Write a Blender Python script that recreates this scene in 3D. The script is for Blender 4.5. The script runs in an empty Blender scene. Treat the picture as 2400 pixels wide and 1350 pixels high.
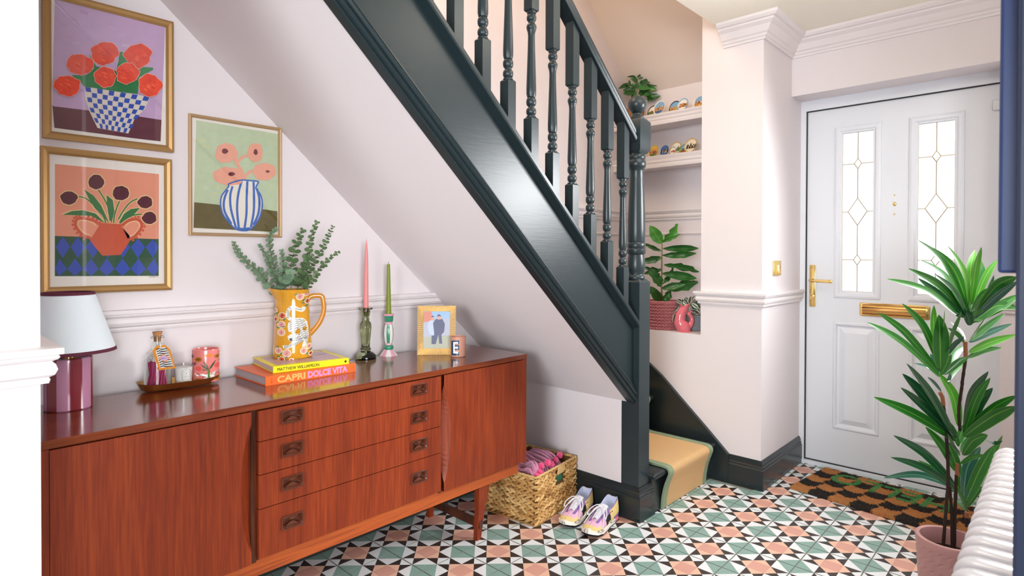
import bpy, bmesh, math, random
from mathutils import Vector, Matrix
import numpy as np
C = bpy.context.scene.collection
S = bpy.context.scene
R = math.radians
PI = math.pi
rnd = random.Random(7)

# ---------------------------------------------------------------- camera, world, lights, exposure
CAMP = Vector((-1.565, -1.739, 1.186)); FPX = 1375.12; CY = 610.57
YAW, PITCH, ROLL = R(43.293), R(-0.561), R(0.165)
fw = Vector((math.cos(PITCH)*math.cos(YAW), math.cos(PITCH)*math.sin(YAW), math.sin(PITCH)))
rt = fw.cross(Vector((0, 0, 1))).normalized(); up = rt.cross(fw)
rt, up = math.cos(ROLL)*rt + math.sin(ROLL)*up, -math.sin(ROLL)*rt + math.cos(ROLL)*up
cd = bpy.data.cameras.new('camera'); cam = bpy.data.objects.new('camera', cd); C.objects.link(cam)
m = Matrix((rt, up, -fw)).transposed().to_4x4(); m.translation = CAMP; cam.matrix_world = m
cd.sensor_width = 36; cd.lens = 36*FPX/2400; cd.shift_y = (CY-675)/2400
cd.clip_start = 0.02
cd.dof.use_dof = True; cd.dof.focus_distance = 2.4; cd.dof.aperture_fstop = 7.0
S.camera = cam
S.view_settings.view_transform = 'Standard'; S.view_settings.look = 'None'
S.view_settings.gamma = 1; S.view_settings.use_curve_mapping = False
S.view_settings.exposure = 0.12
w = bpy.data.worlds.new('daylight'); S.world = w; w.use_nodes = True
bg = w.node_tree.nodes['Background']; bg.inputs[0].default_value = (0.93, 0.96, 1.0, 1); bg.inputs[1].default_value = 1.35


def area(name, loc, target, sx, sy, power, col=(1, 1, 1), spread=180):
    d = bpy.data.lights.new(name, 'AREA'); d.shape = 'RECTANGLE'; d.size = sx; d.size_y = sy
    d.energy = power; d.color = col; d.spread = R(spread)
    o = bpy.data.objects.new(name, d); C.objects.link(o); o.location = loc
    o.rotation_euler = (Vector(target)-Vector(loc)).to_track_quat('-Z', 'Z').to_euler()
    return o
area('side_window_light', (1.44, -1.70, 1.60), (-0.45, -0.1, 0.75), 0.42, 0.62, 22, (0.96, 0.98, 1.0), 135)
area('room_fill_light', (-8.0, -4.3, 1.7), (0.4, 0.0, 1.1), 4.0, 2.2, 215, (0.91, 0.96, 1.0))  # unseen broad fill behind the camera, added to even out the hall
area('room_deep_fill', (-5.0, -2.4, 1.7), (1.2, -0.25, 0.95), 1.6, 1.6, 15, (0.92, 0.96, 1.0), 52)  # added narrow fill aimed past the left wall; no lamp stands here
area('room_frontal_fill', (-2.4, -5.9, 1.5), (0.8, 0.3, 1.05), 3.0, 1.8, 50, (0.93, 0.965, 1.0), 64)  # soft frontal fill added for the back wall; no window opens here
area('landing_light', (-0.2, 0.15, 3.3), (1.6, 0.3, 1.6), 0.9, 0.5, 13, (1.0, 0.79, 0.54))
area('ceiling_bounce_fill', (0.45, -1.2, 2.08), (0.45, -1.2, 3.0), 0.5, 0.5, 13, (1.0, 0.97, 0.92))  # unseen upward fill, added to brighten ceiling and walls by bounce


# pixel of the 2400x1350 frame -> point on a plane of the room
def ray(x, y): return fw + rt*((x-1200)/FPX) - up*((y-CY)/FPX)
def onX(v, x, y): d = ray(x, y); return CAMP + d*((v-CAMP.x)/d.x)
def onY(v, x, y): d = ray(x, y); return CAMP + d*((v-CAMP.y)/d.y)
def onZ(v, x, y): d = ray(x, y); return CAMP + d*((v-CAMP.z)/d.z)
def atD(v, x, y): return CAMP + ray(x, y)*v
def stretch(px): return math.sqrt(1+((px-1200)/FPX)**2)
def depth(p): return (Vector(p)-CAMP).dot(fw)


# ---------------------------------------------------------------- materials
def lin(h):
    if isinstance(h, str):
        h = h.lstrip('#'); c = [int(h[i:i+2], 16)/255 for i in (0, 2, 4)]
    else: c = h
    return tuple((v/12.92 if v <= 0.04045 else ((v+0.055)/1.055)**2.4) for v in c) + (1,)
MC = {}
def M(name, col, rough=0.5, metal=0.0, coat=0.0, trans=0.0, ior=1.45, bump=0, bscale=200, var=0, vscale=8, sheen=0, spec=0.5, sub=0, alpha=1):
    if name in MC: return MC[name]
    m = bpy.data.materials.new(name); m.use_nodes = True; nt = m.node_tree; b = nt.nodes['Principled BSDF']
    b.inputs['Base Color'].default_value = lin(col); b.inputs['Roughness'].default_value = rough
    b.inputs['Metallic'].default_value = metal; b.inputs['Coat Weight'].default_value = coat
    b.inputs['Coat Roughness'].default_value = 0.08
    b.inputs['Transmission Weight'].default_value = trans; b.inputs['IOR'].default_value = ior
    b.inputs['Specular IOR Level'].default_value = spec
    if sheen: b.inputs['Sheen Weight'].default_value = sheen
    if sub: b.inputs['Subsurface Weight'].default_value = sub; b.inputs['Subsurface Scale'].default_value = 0.01
    tc = nt.nodes.new('ShaderNodeTexCoord')
    if bump:
        n = nt.nodes.new('ShaderNodeTexNoise'); n.inputs['Scale'].default_value = bscale; n.inputs['Detail'].default_value = 3
        bp = nt.nodes.new('ShaderNodeBump'); bp.inputs['Strength'].default_value = bump; bp.inputs['Distance'].default_value = 0.002
        nt.links.new(tc.outputs['Object'], n.inputs['Vector']); nt.links.new(n.outputs['Fac'], bp.inputs['Height'])
        nt.links.new(bp.outputs['Normal'], b.inputs['Normal'])
    if var:
        n = nt.nodes.new('ShaderNodeTexNoise'); n.inputs['Scale'].default_value = vscale; n.inputs['Detail'].default_value = 4
        r = nt.nodes.new('ShaderNodeMapRange'); r.inputs['To Min'].default_value = 1-var; r.inputs['To Max'].default_value = 1+var
        mx = nt.nodes.new('ShaderNodeMix'); mx.data_type = 'RGBA'; mx.blend_type = 'MULTIPLY'; mx.inputs['Factor'].default_value = 1
        mx.inputs['A'].default_value = lin(col)
        nt.links.new(tc.outputs['Object'], n.inputs['Vector']); nt.links.new(n.outputs['Fac'], r.inputs['Value'])
        nt.links.new(r.outputs['Result'], mx.inputs['B']); nt.links.new(mx.outputs['Result'], b.inputs['Base Color'])
    MC[name] = m
    return m

def wood(name, c1, c2, c3, axis='Z', rough=0.28, coat=0.3, sc=1.0):
    m = bpy.data.materials.new(name); m.use_nodes = True; nt = m.node_tree; b = nt.nodes['Principled BSDF']
    L = nt.links.new
    tc = nt.nodes.new('ShaderNodeTexCoord')
    def mp(s):
        k = nt.nodes.new('ShaderNodeMapping'); k.inputs['Scale'].default_value = s; L(tc.outputs['Object'], k.inputs['Vector']); return k
    st = {'Z': (5, 5, 0.45), 'X': (0.45, 5, 5)}[axis]
    fine = {'Z': (170, 170, 7), 'X': (7, 170, 170)}[axis]
    n1 = nt.nodes.new('ShaderNodeTexNoise'); n1.inputs['Scale'].default_value = sc; n1.inputs['Detail'].default_value = 5; n1.inputs['Distortion'].default_value = 0.5
    L(mp(st).outputs[0], n1.inputs['Vector'])
    wv = nt.nodes.new('ShaderNodeMath'); wv.operation = 'MULTIPLY'; wv.inputs[1].default_value = 9; L(n1.outputs['Fac'], wv.inputs[0])
    fr = nt.nodes.new('ShaderNodeMath'); fr.operation = 'PINGPONG'; fr.inputs[1].default_value = 1; L(wv.outputs[0], fr.inputs[0])
    n2 = nt.nodes.new('ShaderNodeTexNoise'); n2.inputs['Scale'].default_value = 1; n2.inputs['Detail'].default_value = 3
    L(mp(fine).outputs[0], n2.inputs['Vector'])
    mx = nt.nodes.new('ShaderNodeMix'); mx.inputs['Factor'].default_value = 0.8
    L(fr.outputs[0], mx.inputs['A']); L(n2.outputs['Fac'], mx.inputs['B'])
    cr = nt.nodes.new('ShaderNodeValToRGB'); e = cr.color_ramp.elements
    e[0].position = 0.25; e[0].color = lin(c1); e[1].position = 0.78; e[1].color = lin(c3)
    q = e.new(0.5); q.color = lin(c2)
    L(mx.outputs['Result'], cr.inputs['Fac']); L(cr.outputs['Color'], b.inputs['Base Color'])
    bp = nt.nodes.new('ShaderNodeBump'); bp.inputs['Strength'].default_value = 0.12; bp.inputs['Distance'].default_value = 0.001
    L(n2.outputs['Fac'], bp.inputs['Height']); L(bp.outputs['Normal'], b.inputs['Normal'])
    b.inputs['Roughness'].default_value = rough; b.inputs['Coat Weight'].default_value = coat; b.inputs['Coat Roughness'].default_value = 0.12
    b.inputs['Specular IOR Level'].default_value = 0.35
    return m

def paint_grain(name, col, rough=0.35, axis='X'):
    """painted timber: the brushed grain shows as fine relief"""
    m = M(name, col, rough); nt = m.node_tree; b = nt.nodes['Principled BSDF']; L = nt.links.new
    tc = nt.nodes.new('ShaderNodeTexCoord'); k = nt.nodes.new('ShaderNodeMapping')
    k.inputs['Scale'].default_value = {'X': (12, 150, 150), 'Z': (160, 160, 10)}[axis]
    if axis == 'X': k.inputs['Rotation'].default_value = (0, R(-41.8), 0)
    n = nt.nodes.new('ShaderNodeTexNoise'); n.inputs['Scale'].default_value = 1; n.inputs['Detail'].default_value = 3
    bp = nt.nodes.new('ShaderNodeBump'); bp.inputs['Strength'].default_value = 0.16; bp.inputs['Distance'].default_value = 0.001
    L(tc.outputs['Object'], k.inputs['Vector']); L(k.outputs[0], n.inputs['Vector']); L(n.outputs['Fac'], bp.inputs['Height']); L(bp.outputs['Normal'], b.inputs['Normal'])
    return m

def pane(name, tint=(1, 1, 1), gloss=0.12, rough=0.02):
    m = bpy.data.materials.new(name); m.use_nodes = True; nt = m.node_tree; nt.nodes.clear()
    o = nt.nodes.new('ShaderNodeOutputMaterial'); t = nt.nodes.new('ShaderNodeBsdfTransparent'); t.inputs[0].default_value = (*tint, 1)
    g = nt.nodes.new('ShaderNodeBsdfGlossy'); g.inputs['Roughness'].default_value = rough
    lw = nt.nodes.new('ShaderNodeLayerWeight'); lw.inputs[0].default_value = .5
    pw = nt.nodes.new('ShaderNodeMath'); pw.operation = 'POWER'; pw.inputs[1].default_value = 4; nt.links.new(lw.outputs['Facing'], pw.inputs[0])
    f = nt.nodes.new('ShaderNodeMath'); f.operation = 'MULTIPLY_ADD'; f.inputs[1].default_value = .8; f.inputs[2].default_value = gloss*.3; nt.links.new(pw.outputs[0], f.inputs[0])
    x = nt.nodes.new('ShaderNodeMixShader'); nt.links.new(f.outputs[0], x.inputs[0]); nt.links.new(t.outputs[0], x.inputs[1]); nt.links.new(g.outputs[0], x.inputs[2]); nt.links.new(x.outputs[0], o.inputs[0])
    return m

WALL = M('wall_paint', '#e7dfe1', 0.6, bump=0.05, bscale=260)
CEIL = M('ceiling_paint', '#faf4e6', 0.7)
TRIM = M('trim_paint', '#eae3e4', 0.4)
CREAM = M('stair_wall_paint', '#eedfd4', 0.6)
DARK = M('dark_green_paint', '#232b2d', 0.3, coat=0.15)
STRG = paint_grain('string_paint', '#1f2c30', 0.33)
DKZ = paint_grain('post_paint', '#2a3539', 0.32, 'Z')
DOORW = paint_grain('door_white', '#e4e7ee', 0.35, 'Z')
BRASS = M('brass', '#edcb82', 0.14, metal=1)
LEAD = M('brass_lead', '#a8884a', 0.35, metal=0.8)
BLACK = M('black', '#141414', 0.5)
WHITE = M('white', '#f1efec', 0.4)
GOLD = M('gold_frame', '#b28c59', 0.42, metal=0.6, bump=0.1, bscale=500)
GOLD2 = M('pale_gold_frame', '#cbab83', 0.4, metal=0.55)
PANE = pane('clear_pane')


# ---------------------------------------------------------------- mesh builder
LOC = {}
class MB:
    def __init__(s): s.v = []; s.f = []; s.m = []
    def add(s, vs, fs, m=0):
        o = len(s.v); s.v += [tuple(v) for v in vs]; s.f += [tuple(i+o for i in f) for f in fs]; s.m += [m]*len(fs)
        return s
    def box(s, x0, x1, y0, y1, z0, z1, m=0):
        vs = [(x, y, z) for x in (x0, x1) for y in (y0, y1) for z in (z0, z1)]
        return s.add(vs, [(0, 1, 3, 2), (4, 6, 7, 5), (0, 4, 5, 1), (2, 3, 7, 6), (0, 2, 6, 4), (1, 5, 7, 3)], m)
    def rbox(s, x0, x1, y0, y1, z0, z1, r=0.003, m=0, seg=2, mat=None):
        b = bmesh.new(); bmesh.ops.create_cube(b, size=1)
        for v in b.verts: v.co = Vector(((x0+x1)/2+v.co.x*(x1-x0), (y0+y1)/2+v.co.y*(y1-y0), (z0+z1)/2+v.co.z*(z1-z0)))
        bmesh.ops.bevel(b, geom=b.edges[:], offset=r, segments=seg, profile=0.5, affect='EDGES')
        b.verts.index_update()
        vs = [(mat @ v.co if mat else v.co) for v in b.verts]
        s.add(vs, [[v.index for v in f.verts] for f in b.faces], m); b.free(); return s
    def prism(s, poly, ax, a0, a1, m=0):
        def P(u, v, a): return (a, u, v) if ax == 'x' else (u, a, v) if ax == 'y' else (u, v, a)
        n = len(poly); vs = [P(u, v, a0) for u, v in poly] + [P(u, v, a1) for u, v in poly]
        return s.add(vs, [tuple(range(n)), tuple(range(2*n-1, n-1, -1))] + [(i, (i+1) % n, (i+1) % n+n, i+n) for i in range(n)], m)
    def poly(s, pts, m=0): return s.add(pts, [tuple(range(len(pts)))], m)
    def lathe(s, prof, c, seg=24, m=0, mf=None, rx=1, ry=1, rot=0, open_=False):
        c = Vector(c); vs = []; n = len(prof)
        for z, r in prof:
            for k in range(seg):
                a = 2*PI*k/seg; x, y = r*rx*math.cos(a), r*ry*math.sin(a)
                vs.append((c.x+x*math.cos(rot)-y*math.sin(rot), c.y+x*math.sin(rot)+y*math.cos(rot), c.z+z))
        o = len(s.v); s.v += vs
        for i in range(n-1):
            for k in range(seg):
                s.f.append((o+i*seg+k, o+i*seg+(k+1) % seg, o+(i+1)*seg+(k+1) % seg, o+(i+1)*seg+k))
                s.m.append(mf(i, k) if mf else m)
        if tuple(prof[0]) == tuple(prof[-1]) or open_: return s
        if prof[0][1] > 1e-5: s.f.append(tuple(o+k for k in range(seg-1, -1, -1))); s.m.append(mf(0, 0) if mf else m)
        if prof[-1][1] > 1e-5: s.f.append(tuple(o+(n-1)*seg+k for k in range(seg))); s.m.append(mf(n-2, 0) if mf else m)
        return s
    def tube(s, pts, r, seg=8, m=0, ry=None, cap=True):
        pts = [Vector(p) for p in pts]; n = len(pts); rr = r if hasattr(r, '__len__') else [r]*n
        t0 = (pts[1]-pts[0]).normalized(); a = Vector((0, 0, 1)) if abs(t0.z) < 0.9 else Vector((1, 0, 0))
        u = t0.cross(a).normalized(); vs = []
        for i, p in enumerate(pts):
            t = (pts[min(i+1, n-1)]-pts[max(i-1, 0)])
            t = t.normalized() if t.length > 1e-9 else t0
            u = (u-t*u.dot(t)); u = u.normalized() if u.length > 1e-6 else t.orthogonal().normalized(); v = t.cross(u)
            for k in range(seg):
                q = 2*PI*k/seg; vs.append(p+u*(rr[i]*math.cos(q))+v*((rr[i] if ry is None else rr[i]*ry)*math.sin(q)))
        fs = [(i*seg+k, i*seg+(k+1) % seg, (i+1)*seg+(k+1) % seg, (i+1)*seg+k) for i in range(n-1) for k in range(seg)]
        if cap: fs += [tuple(range(seg-1, -1, -1)), tuple((n-1)*seg+k for k in range(seg))]
        return s.add(vs, fs, m)
    def ball(s, c, r, m=0, seg=12, rings=8, mat=None):
        c = Vector(c); r = Vector((r, r, r)) if not hasattr(r, '__len__') else Vector(r); vs = []
        for i in range(rings+1):
            a = PI*i/rings
            for k in range(seg):
                b = 2*PI*k/seg; p = Vector((r.x*math.sin(a)*math.cos(b), r.y*math.sin(a)*math.sin(b), -r.z*math.cos(a)))
                vs.append(c+(mat @ p if mat else p))
        return s.add(vs, [(i*seg+k, i*seg+(k+1) % seg, (i+1)*seg+(k+1) % seg, (i+1)*seg+k) for i in range(rings) for k in range(seg)], m)
    def mould(s, prof, path, side=1, closed=False, m=0):
        """sweep profile [(out, z)] along an XY path with mitred corners; out is to the right of travel for side=1"""
        P = [Vector((p[0], p[1])) for p in path]; n = len(P); st = []
        for i in range(n):
            a = (P[i]-P[i-1]).normalized() if (i > 0 or closed) else None
            b = (P[(i+1) % n]-P[i]).normalized() if (i < n-1 or closed) else None
            if a is None: a = b
            if b is None: b = a
            na, nb = Vector((a.y, -a.x)), Vector((b.y, -b.x)); q = (na+nb)/(1+na.dot(nb))*side
            st.append([(P[i].x+q.x*o, P[i].y+q.y*o, z) for o, z in prof])
        k = len(prof); vs = [v for r_ in st for v in r_]; fs = []
        for i in range(n if closed else n-1):
            j = (i+1) % n
            for t in range(k): fs.append((i*k+t, i*k+(t+1) % k, j*k+(t+1) % k, j*k+t))
        if not closed: fs += [tuple(range(k)), tuple((n-1)*k+t for t in range(k-1, -1, -1))]
        return s.add(vs, fs, m)
    def build(s, name, mats, parent=None, smooth=False, label=None, ang=35):
        me = bpy.data.meshes.new(name)
        o = bpy.data.objects.new(name, me)
        vs = s.v
        if parent is not None:
            inv = LOC[parent].inverted(); vs = [tuple(inv @ Vector(v)) for v in vs]
        me.from_pydata(vs, [], s.f)
        for mt in (mats if isinstance(mats, (list, tuple)) else [mats]): me.materials.append(mt)
        me.polygons.foreach_set('material_index', s.m)
        b = bmesh.new(); b.from_mesh(me); bmesh.ops.recalc_face_normals(b, faces=b.faces[:]); b.to_mesh(me); b.free()
        if smooth:
            me.polygons.foreach_set('use_smooth', [True]*len(me.polygons)); me.set_sharp_from_angle(angle=R(ang))
        C.objects.link(o)
        if parent is not None: o.parent = parent; LOC[o] = LOC[parent]
        else: LOC[o] = Matrix.Identity(4)
        if label: o['label'] = label
        return o

def thing(name, label, cat, loc=(0, 0, 0), rz=0, group=None):
    o = bpy.data.objects.new(name, None); C.objects.link(o); o.location = loc; o.rotation_euler = (0, 0, rz); o.empty_display_size = 0.05
    o['label'] = label; o['category'] = cat
    if group: o['group'] = group
    LOC[o] = Matrix.Translation(loc) @ Matrix.Rotation(rz, 4, 'Z'); return o
def struct(o): o['kind'] = 'structure'; return o
def stuff(o): o['kind'] = 'stuff'; return o
def copyp(o, off, parent=None):
    c = o.copy(); C.objects.link(c); c.parent = parent or o.parent; c.location = Vector(o.location)+Vector(off); LOC[c] = LOC[o]; return c
def text_mesh(body, size, m, parent, name, mat4, ext=0.0004, sx=1.0, shear=0, spacing=1.0, align='LEFT', bold=0.0):
    cu = bpy.data.curves.new(name, 'FONT'); cu.body = body; cu.size = size; cu.extrude = ext; cu.shear = shear
    cu.space_character = spacing; cu.align_x = align; cu.offset = bold; cu.resolution_u = 3
    t = bpy.data.objects.new(name, cu); C.objects.link(t)
    dg = bpy.context.evaluated_depsgraph_get(); me = bpy.data.meshes.new_from_object(t.evaluated_get(dg))
    bpy.data.objects.remove(t); me.materials.clear(); me.materials.append(m)
    inv = LOC[parent].inverted() if parent is not None else Matrix.Identity(4)
    me.transform(Matrix.Diagonal((sx, 1, 1, 1))); me.transform(inv @ mat4)
    o = bpy.data.objects.new(name, me); C.objects.link(o)
    if parent is not None: o.parent = parent
    LOC[o] = LOC[parent] if parent is not None else Matrix.Identity(4)
    return o
def frame4(org, ex, ez):
    """matrix whose x runs along ex, y along ez (text up) and z out of the page"""
    ex = Vector(ex).normalized(); ez = Vector(ez).normalized(); n = ex.cross(ez)
    m = Matrix((ex, ez, n)).transposed().to_4x4(); m.translation = Vector(org); return m
def spline(pts, n=6):
    P = [Vector(p) for p in pts]; out = []
    for i in range(len(P)-1):
        a, b, c, d = P[max(i-1, 0)], P[i], P[i+1], P[min(i+2, len(P)-1)]
        for k in range(n):
            t = k/n; out.append(0.5*((2*b)+(c-a)*t+(2*a-5*b+4*c-d)*t*t+(3*b-a-3*c+d)*t**3))
    return out+[P[-1]]

# ================================================================ the setting
ZC = 2.375; YW = 0.43
f = MB().box(-8.5, 2.3, -6.3, 0.6, -0.08, -0.0035)
floor = struct(f.build('floor', M('grout', '#8a9086', 0.85, bump=0.1)))
TM = [M('tile_white', '#e9ecee', 0.42, bump=0.03), M('tile_black', '#3a302c', 0.42), M('tile_green', '#8aaaa1', 0.45, var=0.04, vscale=60),
      M('tile_peach', '#ebbfa6', 0.45, var=0.03, vscale=60), M('tile_rose', '#d9a292', 0.45, var=0.03, vscale=60), M('grout', '#8a9086', 0.85)]
def clip(poly, g):
    for ax, lo, sgn in ((0, g, 1), (0, 1-g, -1), (1, g, 1), (1, 1-g, -1)):
        out = []
        for i in range(len(poly)):
            a, b = poly[i-1], poly[i]; da, db = (a[ax]-lo)*sgn, (b[ax]-lo)*sgn
            if (da >= 0) != (db >= 0):
                t = da/(da-db); out.append((a[0]+(b[0]-a[0])*t, a[1]+(b[1]-a[1])*t))
            if db >= 0: out.append(b)
        poly = out
        if len(poly) < 3: return []
    return poly
def tile_mesh():
    t = MB(); g = 0.0115; a = 1/3; b = 2/3
    def uv(*p): return [((u+v)/2, (u-v)/2) for u, v in p]
    pol = []
    for cu, cv in ((0, 0), (1, 1), (1, -1), (2, 0)):
        pol.append((2, uv((cu-a, cv-a), (cu+a, cv-a), (cu+a, cv+a), (cu-a, cv+a))))
        du, dv = (1-cu), (0-cv)      # towards the pink centre
        def q(s_, w_): return (cu+du*s_+dv*w_, cv+dv*s_+du*w_)
        pol.append((0, uv(q(a, -a), q(a, a), q(b, 0))))
        pol.append((1, uv(q(a, a), q(b, a), q(b, 0)))); pol.append((1, uv(q(a, -a), q(b, 0), q(b, -a))))
    for su in (1, -1):
        for sv in (1, -1):
            c_ = (1+su*0.5, sv*0.5); h = 1/6
            pol.append((0, uv((c_[0]-h, c_[1]-h), (c_[0]+h, c_[1]-h), (c_[0]+h, c_[1]+h), (c_[0]-h, c_[1]+h))))
    mid = [(1+a, 0), (1, a), (1-a, 0), (1, -a)]; cor = [(1+a, a), (1-a, a), (1-a, -a), (1+a, -a)]
    pol.append((4, uv(*mid)))
    for i in range(4): pol.append((3, uv(mid[i], cor[i], mid[(i+1) % 4])))
    for mi, p in pol:
        p = clip(p, g)
        if len(p) >= 3: t.add([((x-.5)*.2, (y-.5)*.2, 0) for x, y in p], [tuple(range(len(p)))], mi)
    e = (0.5-g)*.2; e2 = e+0.0006
    ring = [(-e, -e), (e, -e), (e, e), (-e, e)]; r2 = [(-e2, -e2), (e2, -e2), (e2, e2), (-e2, e2)]
    t.add([(x, y, 0) for x, y in ring]+[(x, y, -0.0035) for x, y in r2], [(i, (i+1) % 4, (i+1) % 4+4, i+4) for i in range(4)], 5)
    return t
t0 = tile_mesh().build('tile', TM); t0.parent = floor; first = True
for i in range(-9, 11):
    for j in range(-9, 2):
        cx, cy_ = i*.2+.1, j*.2+.1
        if cx > 1.5 and cy_ > -0.55: continue
        if cy_ > -0.3 and cx < -1.45: continue
        o = t0 if first else copyp(t0, (0, 0, 0), floor); first = False
        o.location = (cx, cy_, rnd.uniform(-.0002, .0002))

struct(MB().box(-8.5, 2.13, -6.3, -0.41, ZC, ZC+.12).build('ceiling', CEIL))
struct(MB().box(-3, 2.1, -.6, .6, 3.6, 3.7).build('ceiling_stairwell', CREAM))
struct(MB().box(-1.45, 1.95, YW, YW+.1, 0, 3.6).build('wall_back', WALL))
wl = MB().box(-8.5, -1.372, -.345, YW+.1, 0, ZC); struct(wl.build('wall_left', WALL))
struct(MB().box(-2.3, -2.2, -.41, .53, ZC, 3.6).build('wall_landing_left', CREAM))
struct(MB().box(-2.3, 1.449, -.51, -.411, ZC+.01, 3.6).build('wall_landing', CREAM))
# warm painted upper wall behind the stairs sits on the stair side
struct(MB().box(1.45, 2.13, -.63, -.305, 0, 3.6).build('wall_pillar', WALL))
al = MB().box(1.45, 2.0, -.305, YW, 0, .755).box(1.91, 2.0, -.305, YW, .755, 3.6)
struct(al.build('wall_alcove', WALL))
struct(MB().box(1.87, 2.13, -1.53, -.63, 2.066, ZC).box(1.87, 2.13, -1.95, -1.53, 0, ZC).build('wall_front', WALL))
wr = MB().box(-.74, 1.15, -1.88, -1.78, 0, ZC).box(1.15, 1.69, -1.88, -1.78, 0, 1.25).box(1.15, 1.69, -1.88, -1.78, 2.0, ZC).box(1.69, 1.9, -1.88, -1.78, 0, ZC)
struct(wr.build('wall_right', WALL))
struct(MB().box(-8.6, -8.5, -6.3, -.3, -.05, ZC+.1).build('wall_room_west', WALL)); struct(MB().box(-8.5, 2.23, -6.4, -6.3, -.05, ZC+.1).build('wall_room_south', WALL)); struct(MB().box(2.13, 2.23, -6.3, -1.9, -.05, ZC+.1).build('wall_room_east', WALL))
# side window beside the front door
wn = MB().box(1.15, 1.69, -1.86, -1.82, 1.25, 1.28).box(1.15, 1.69, -1.86, -1.82, 1.97, 2.0).box(1.15, 1.18, -1.86, -1.82, 1.28, 1.97).box(1.66, 1.69, -1.86, -1.82, 1.28, 1.97)
wo = struct(wn.build('window_1', WHITE)); g = MB().box(1.18, 1.66, -1.842, -1.838, 1.28, 1.97).build('pane', PANE, wo)
# sloping soffits
ZB = lambda x: 1.165-.895*x         # underside of the flight
sof = MB().prism([(.73, ZB(.73)+.003), (-1.372, ZB(-1.372)+.003), (-1.372, ZB(-1.372)+.06), (.73, ZB(.73)+.06)], 'y', -.31, YW)
struct(sof.build('ceiling_soffit', WALL))
struct(MB().prism([(1.91, 2.268), (1.91, 2.33), (.7, 3.6), (.62, 3.6)], 'y', -.41, YW).build('ceiling_slope', CREAM))
struct(MB().box(.72, .80, -.276, YW, 0, ZB(.73)+.02).build('wall_stair', WALL))

RAIL = [(0, 0), (.011, 0), (.013, .007), (.011, .011), (.019, .016), (.023, .026), (.020, .036), (.015, .041), (.023, .045), (.026, .049), (.024, .053), (.031, .055), (.031, .0665), (0, .0675)]
def rail(z0): return [(o_, z0+z) for o_, z in RAIL]
SKT = [(0, 0), (.019, 0), (.019, .102), (.014, .107), (.0165, .116), (.011, .121), (.0125, .131), (.004, .147), (0, .147)]
TR = []
def trim(n, mb, mat=TRIM): return struct(mb.build('trim_%d' % n, mat, smooth=True, ang=20))
trim(1, MB().mould(rail(.941), [(-1.372, YW), (.32, YW)]))
trim(2, MB().mould(rail(.943), [(-8.4, -.345), (-1.372, -.345), (-1.372, YW)]))
trim(3, MB().mould(rail(.926), [(1.50, -.305), (1.45, -.305), (1.45, -.63), (2.028, -.63)]))
trim(4, MB().mould(rail(.93), [(2.028, -1.53), (1.87, -1.53), (1.87, -1.78)]))
trim(5, MB().mould(rail(1.415), [(.85, YW), (1.91, YW), (1.91, -.305)]).mould([(0, 1.318), (.008, 1.318), (.012, 1.326), (.008, 1.334), (0, 1.334)], [(.85, YW), (1.91, YW), (1.91, -.305)]))
COR = [(0, 2.272), (.010, 2.272), (.012, 2.282), (.020, 2.286), (.024, 2.296), (.034, 2.302), (.052, 2.330), (.072, 2.342), (.074, 2.35), (.088, 2.352), (.10, 2.362), (.10, ZC), (0, ZC)]
trim(6, MB().mould(COR, [(1.45, -.425), (1.45, -.63), (1.87, -.63), (1.87, -1.78)]))
def base(side, mb): return struct(mb.build('baseboard_'+side, DARK, smooth=True, ang=20))
base('pillar', MB().mould(SKT, [(1.45, -.33), (1.45, -.63), (2.028, -.63)]))
base('back', MB().mould(SKT, [(-1.372, YW), (.72, YW)]))
base('stair', MB().mould(SKT, [(.72, YW), (.72, -.22)]))
base('front', MB().mould(SKT, [(2.028, -1.53), (1.87, -1.53), (1.87, -1.78)]))
base('left', MB().mould(SKT, [(-8.4, -.345), (-1.372, -.345), (-1.372, YW)]))
base('right', MB().mould(SKT, [(1.87, -1.78), (-.70, -1.78)]))
# dark stringer board that climbs the alcove wall beside the winders
pts = [(-.47, .0), (-.47, .146), (-.36, .25), (-.2, .395), (-.08, .505), (.0, .565), (.07, .605), (.16, .645), (.43, .72), (.43, 0)]
struct(MB().prism(pts, 'x', 1.428, 1.4505).build('baseboard_winder', DARK))

# ---------------------------------------------------------------- front door
dr = thing('door_1', 'white panelled front door with two leaded glass panes and brass fittings', 'door', (2.05, -1.08, 0))
dr['kind'] = 'structure'
fr = MB().box(2.03, 2.09, -.657, -.63, 0, 2.066).box(2.03, 2.09, -1.53, -1.513, 0, 2.066).box(2.03, 2.09, -1.513, -.657, 2.008, 2.066).box(2.02, 2.09, -1.53, -.63, 0, .02)
fr.build('frame', DOORW, dr)
gk = MB().box(2.040, 2.06, -.6615, -.657, .02, 2.008).box(2.040, 2.06, -1.513, -.6575, 2.0035, 2.008).box(2.040, 2.06, -1.513, -.6575, .02, .0245)
gk.build('gasket', BLACK, dr, label='thin black rubber seal round the door leaf')
LX = 2.05
holes = [(-1.013, -.815, .965, 1.885), (-1.365, -1.163, .965, 1.885), (-1.022, -.804, .225, .815), (-1.378, -1.16, .225, .815)]
ys = sorted({-1.513, -.6615, *[h[0] for h in holes], *[h[1] for h in holes]}); zs = sorted({.0245, 2.0035, *[h[2] for h in holes], *[h[3] for h in holes]})
lf = MB()
def inhole(y, z): return any(h[0] < y < h[1] and h[2] < z < h[3] for h in holes)
for i in range(len(ys)-1):
    for j in range(len(zs)-1):
        if not inhole((ys[i]+ys[i+1])/2, (zs[j]+zs[j+1])/2): lf.box(LX, LX+.05, ys[i], ys[i+1], zs[j], zs[j+1])
lf.build('leaf', DOORW, dr)
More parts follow.
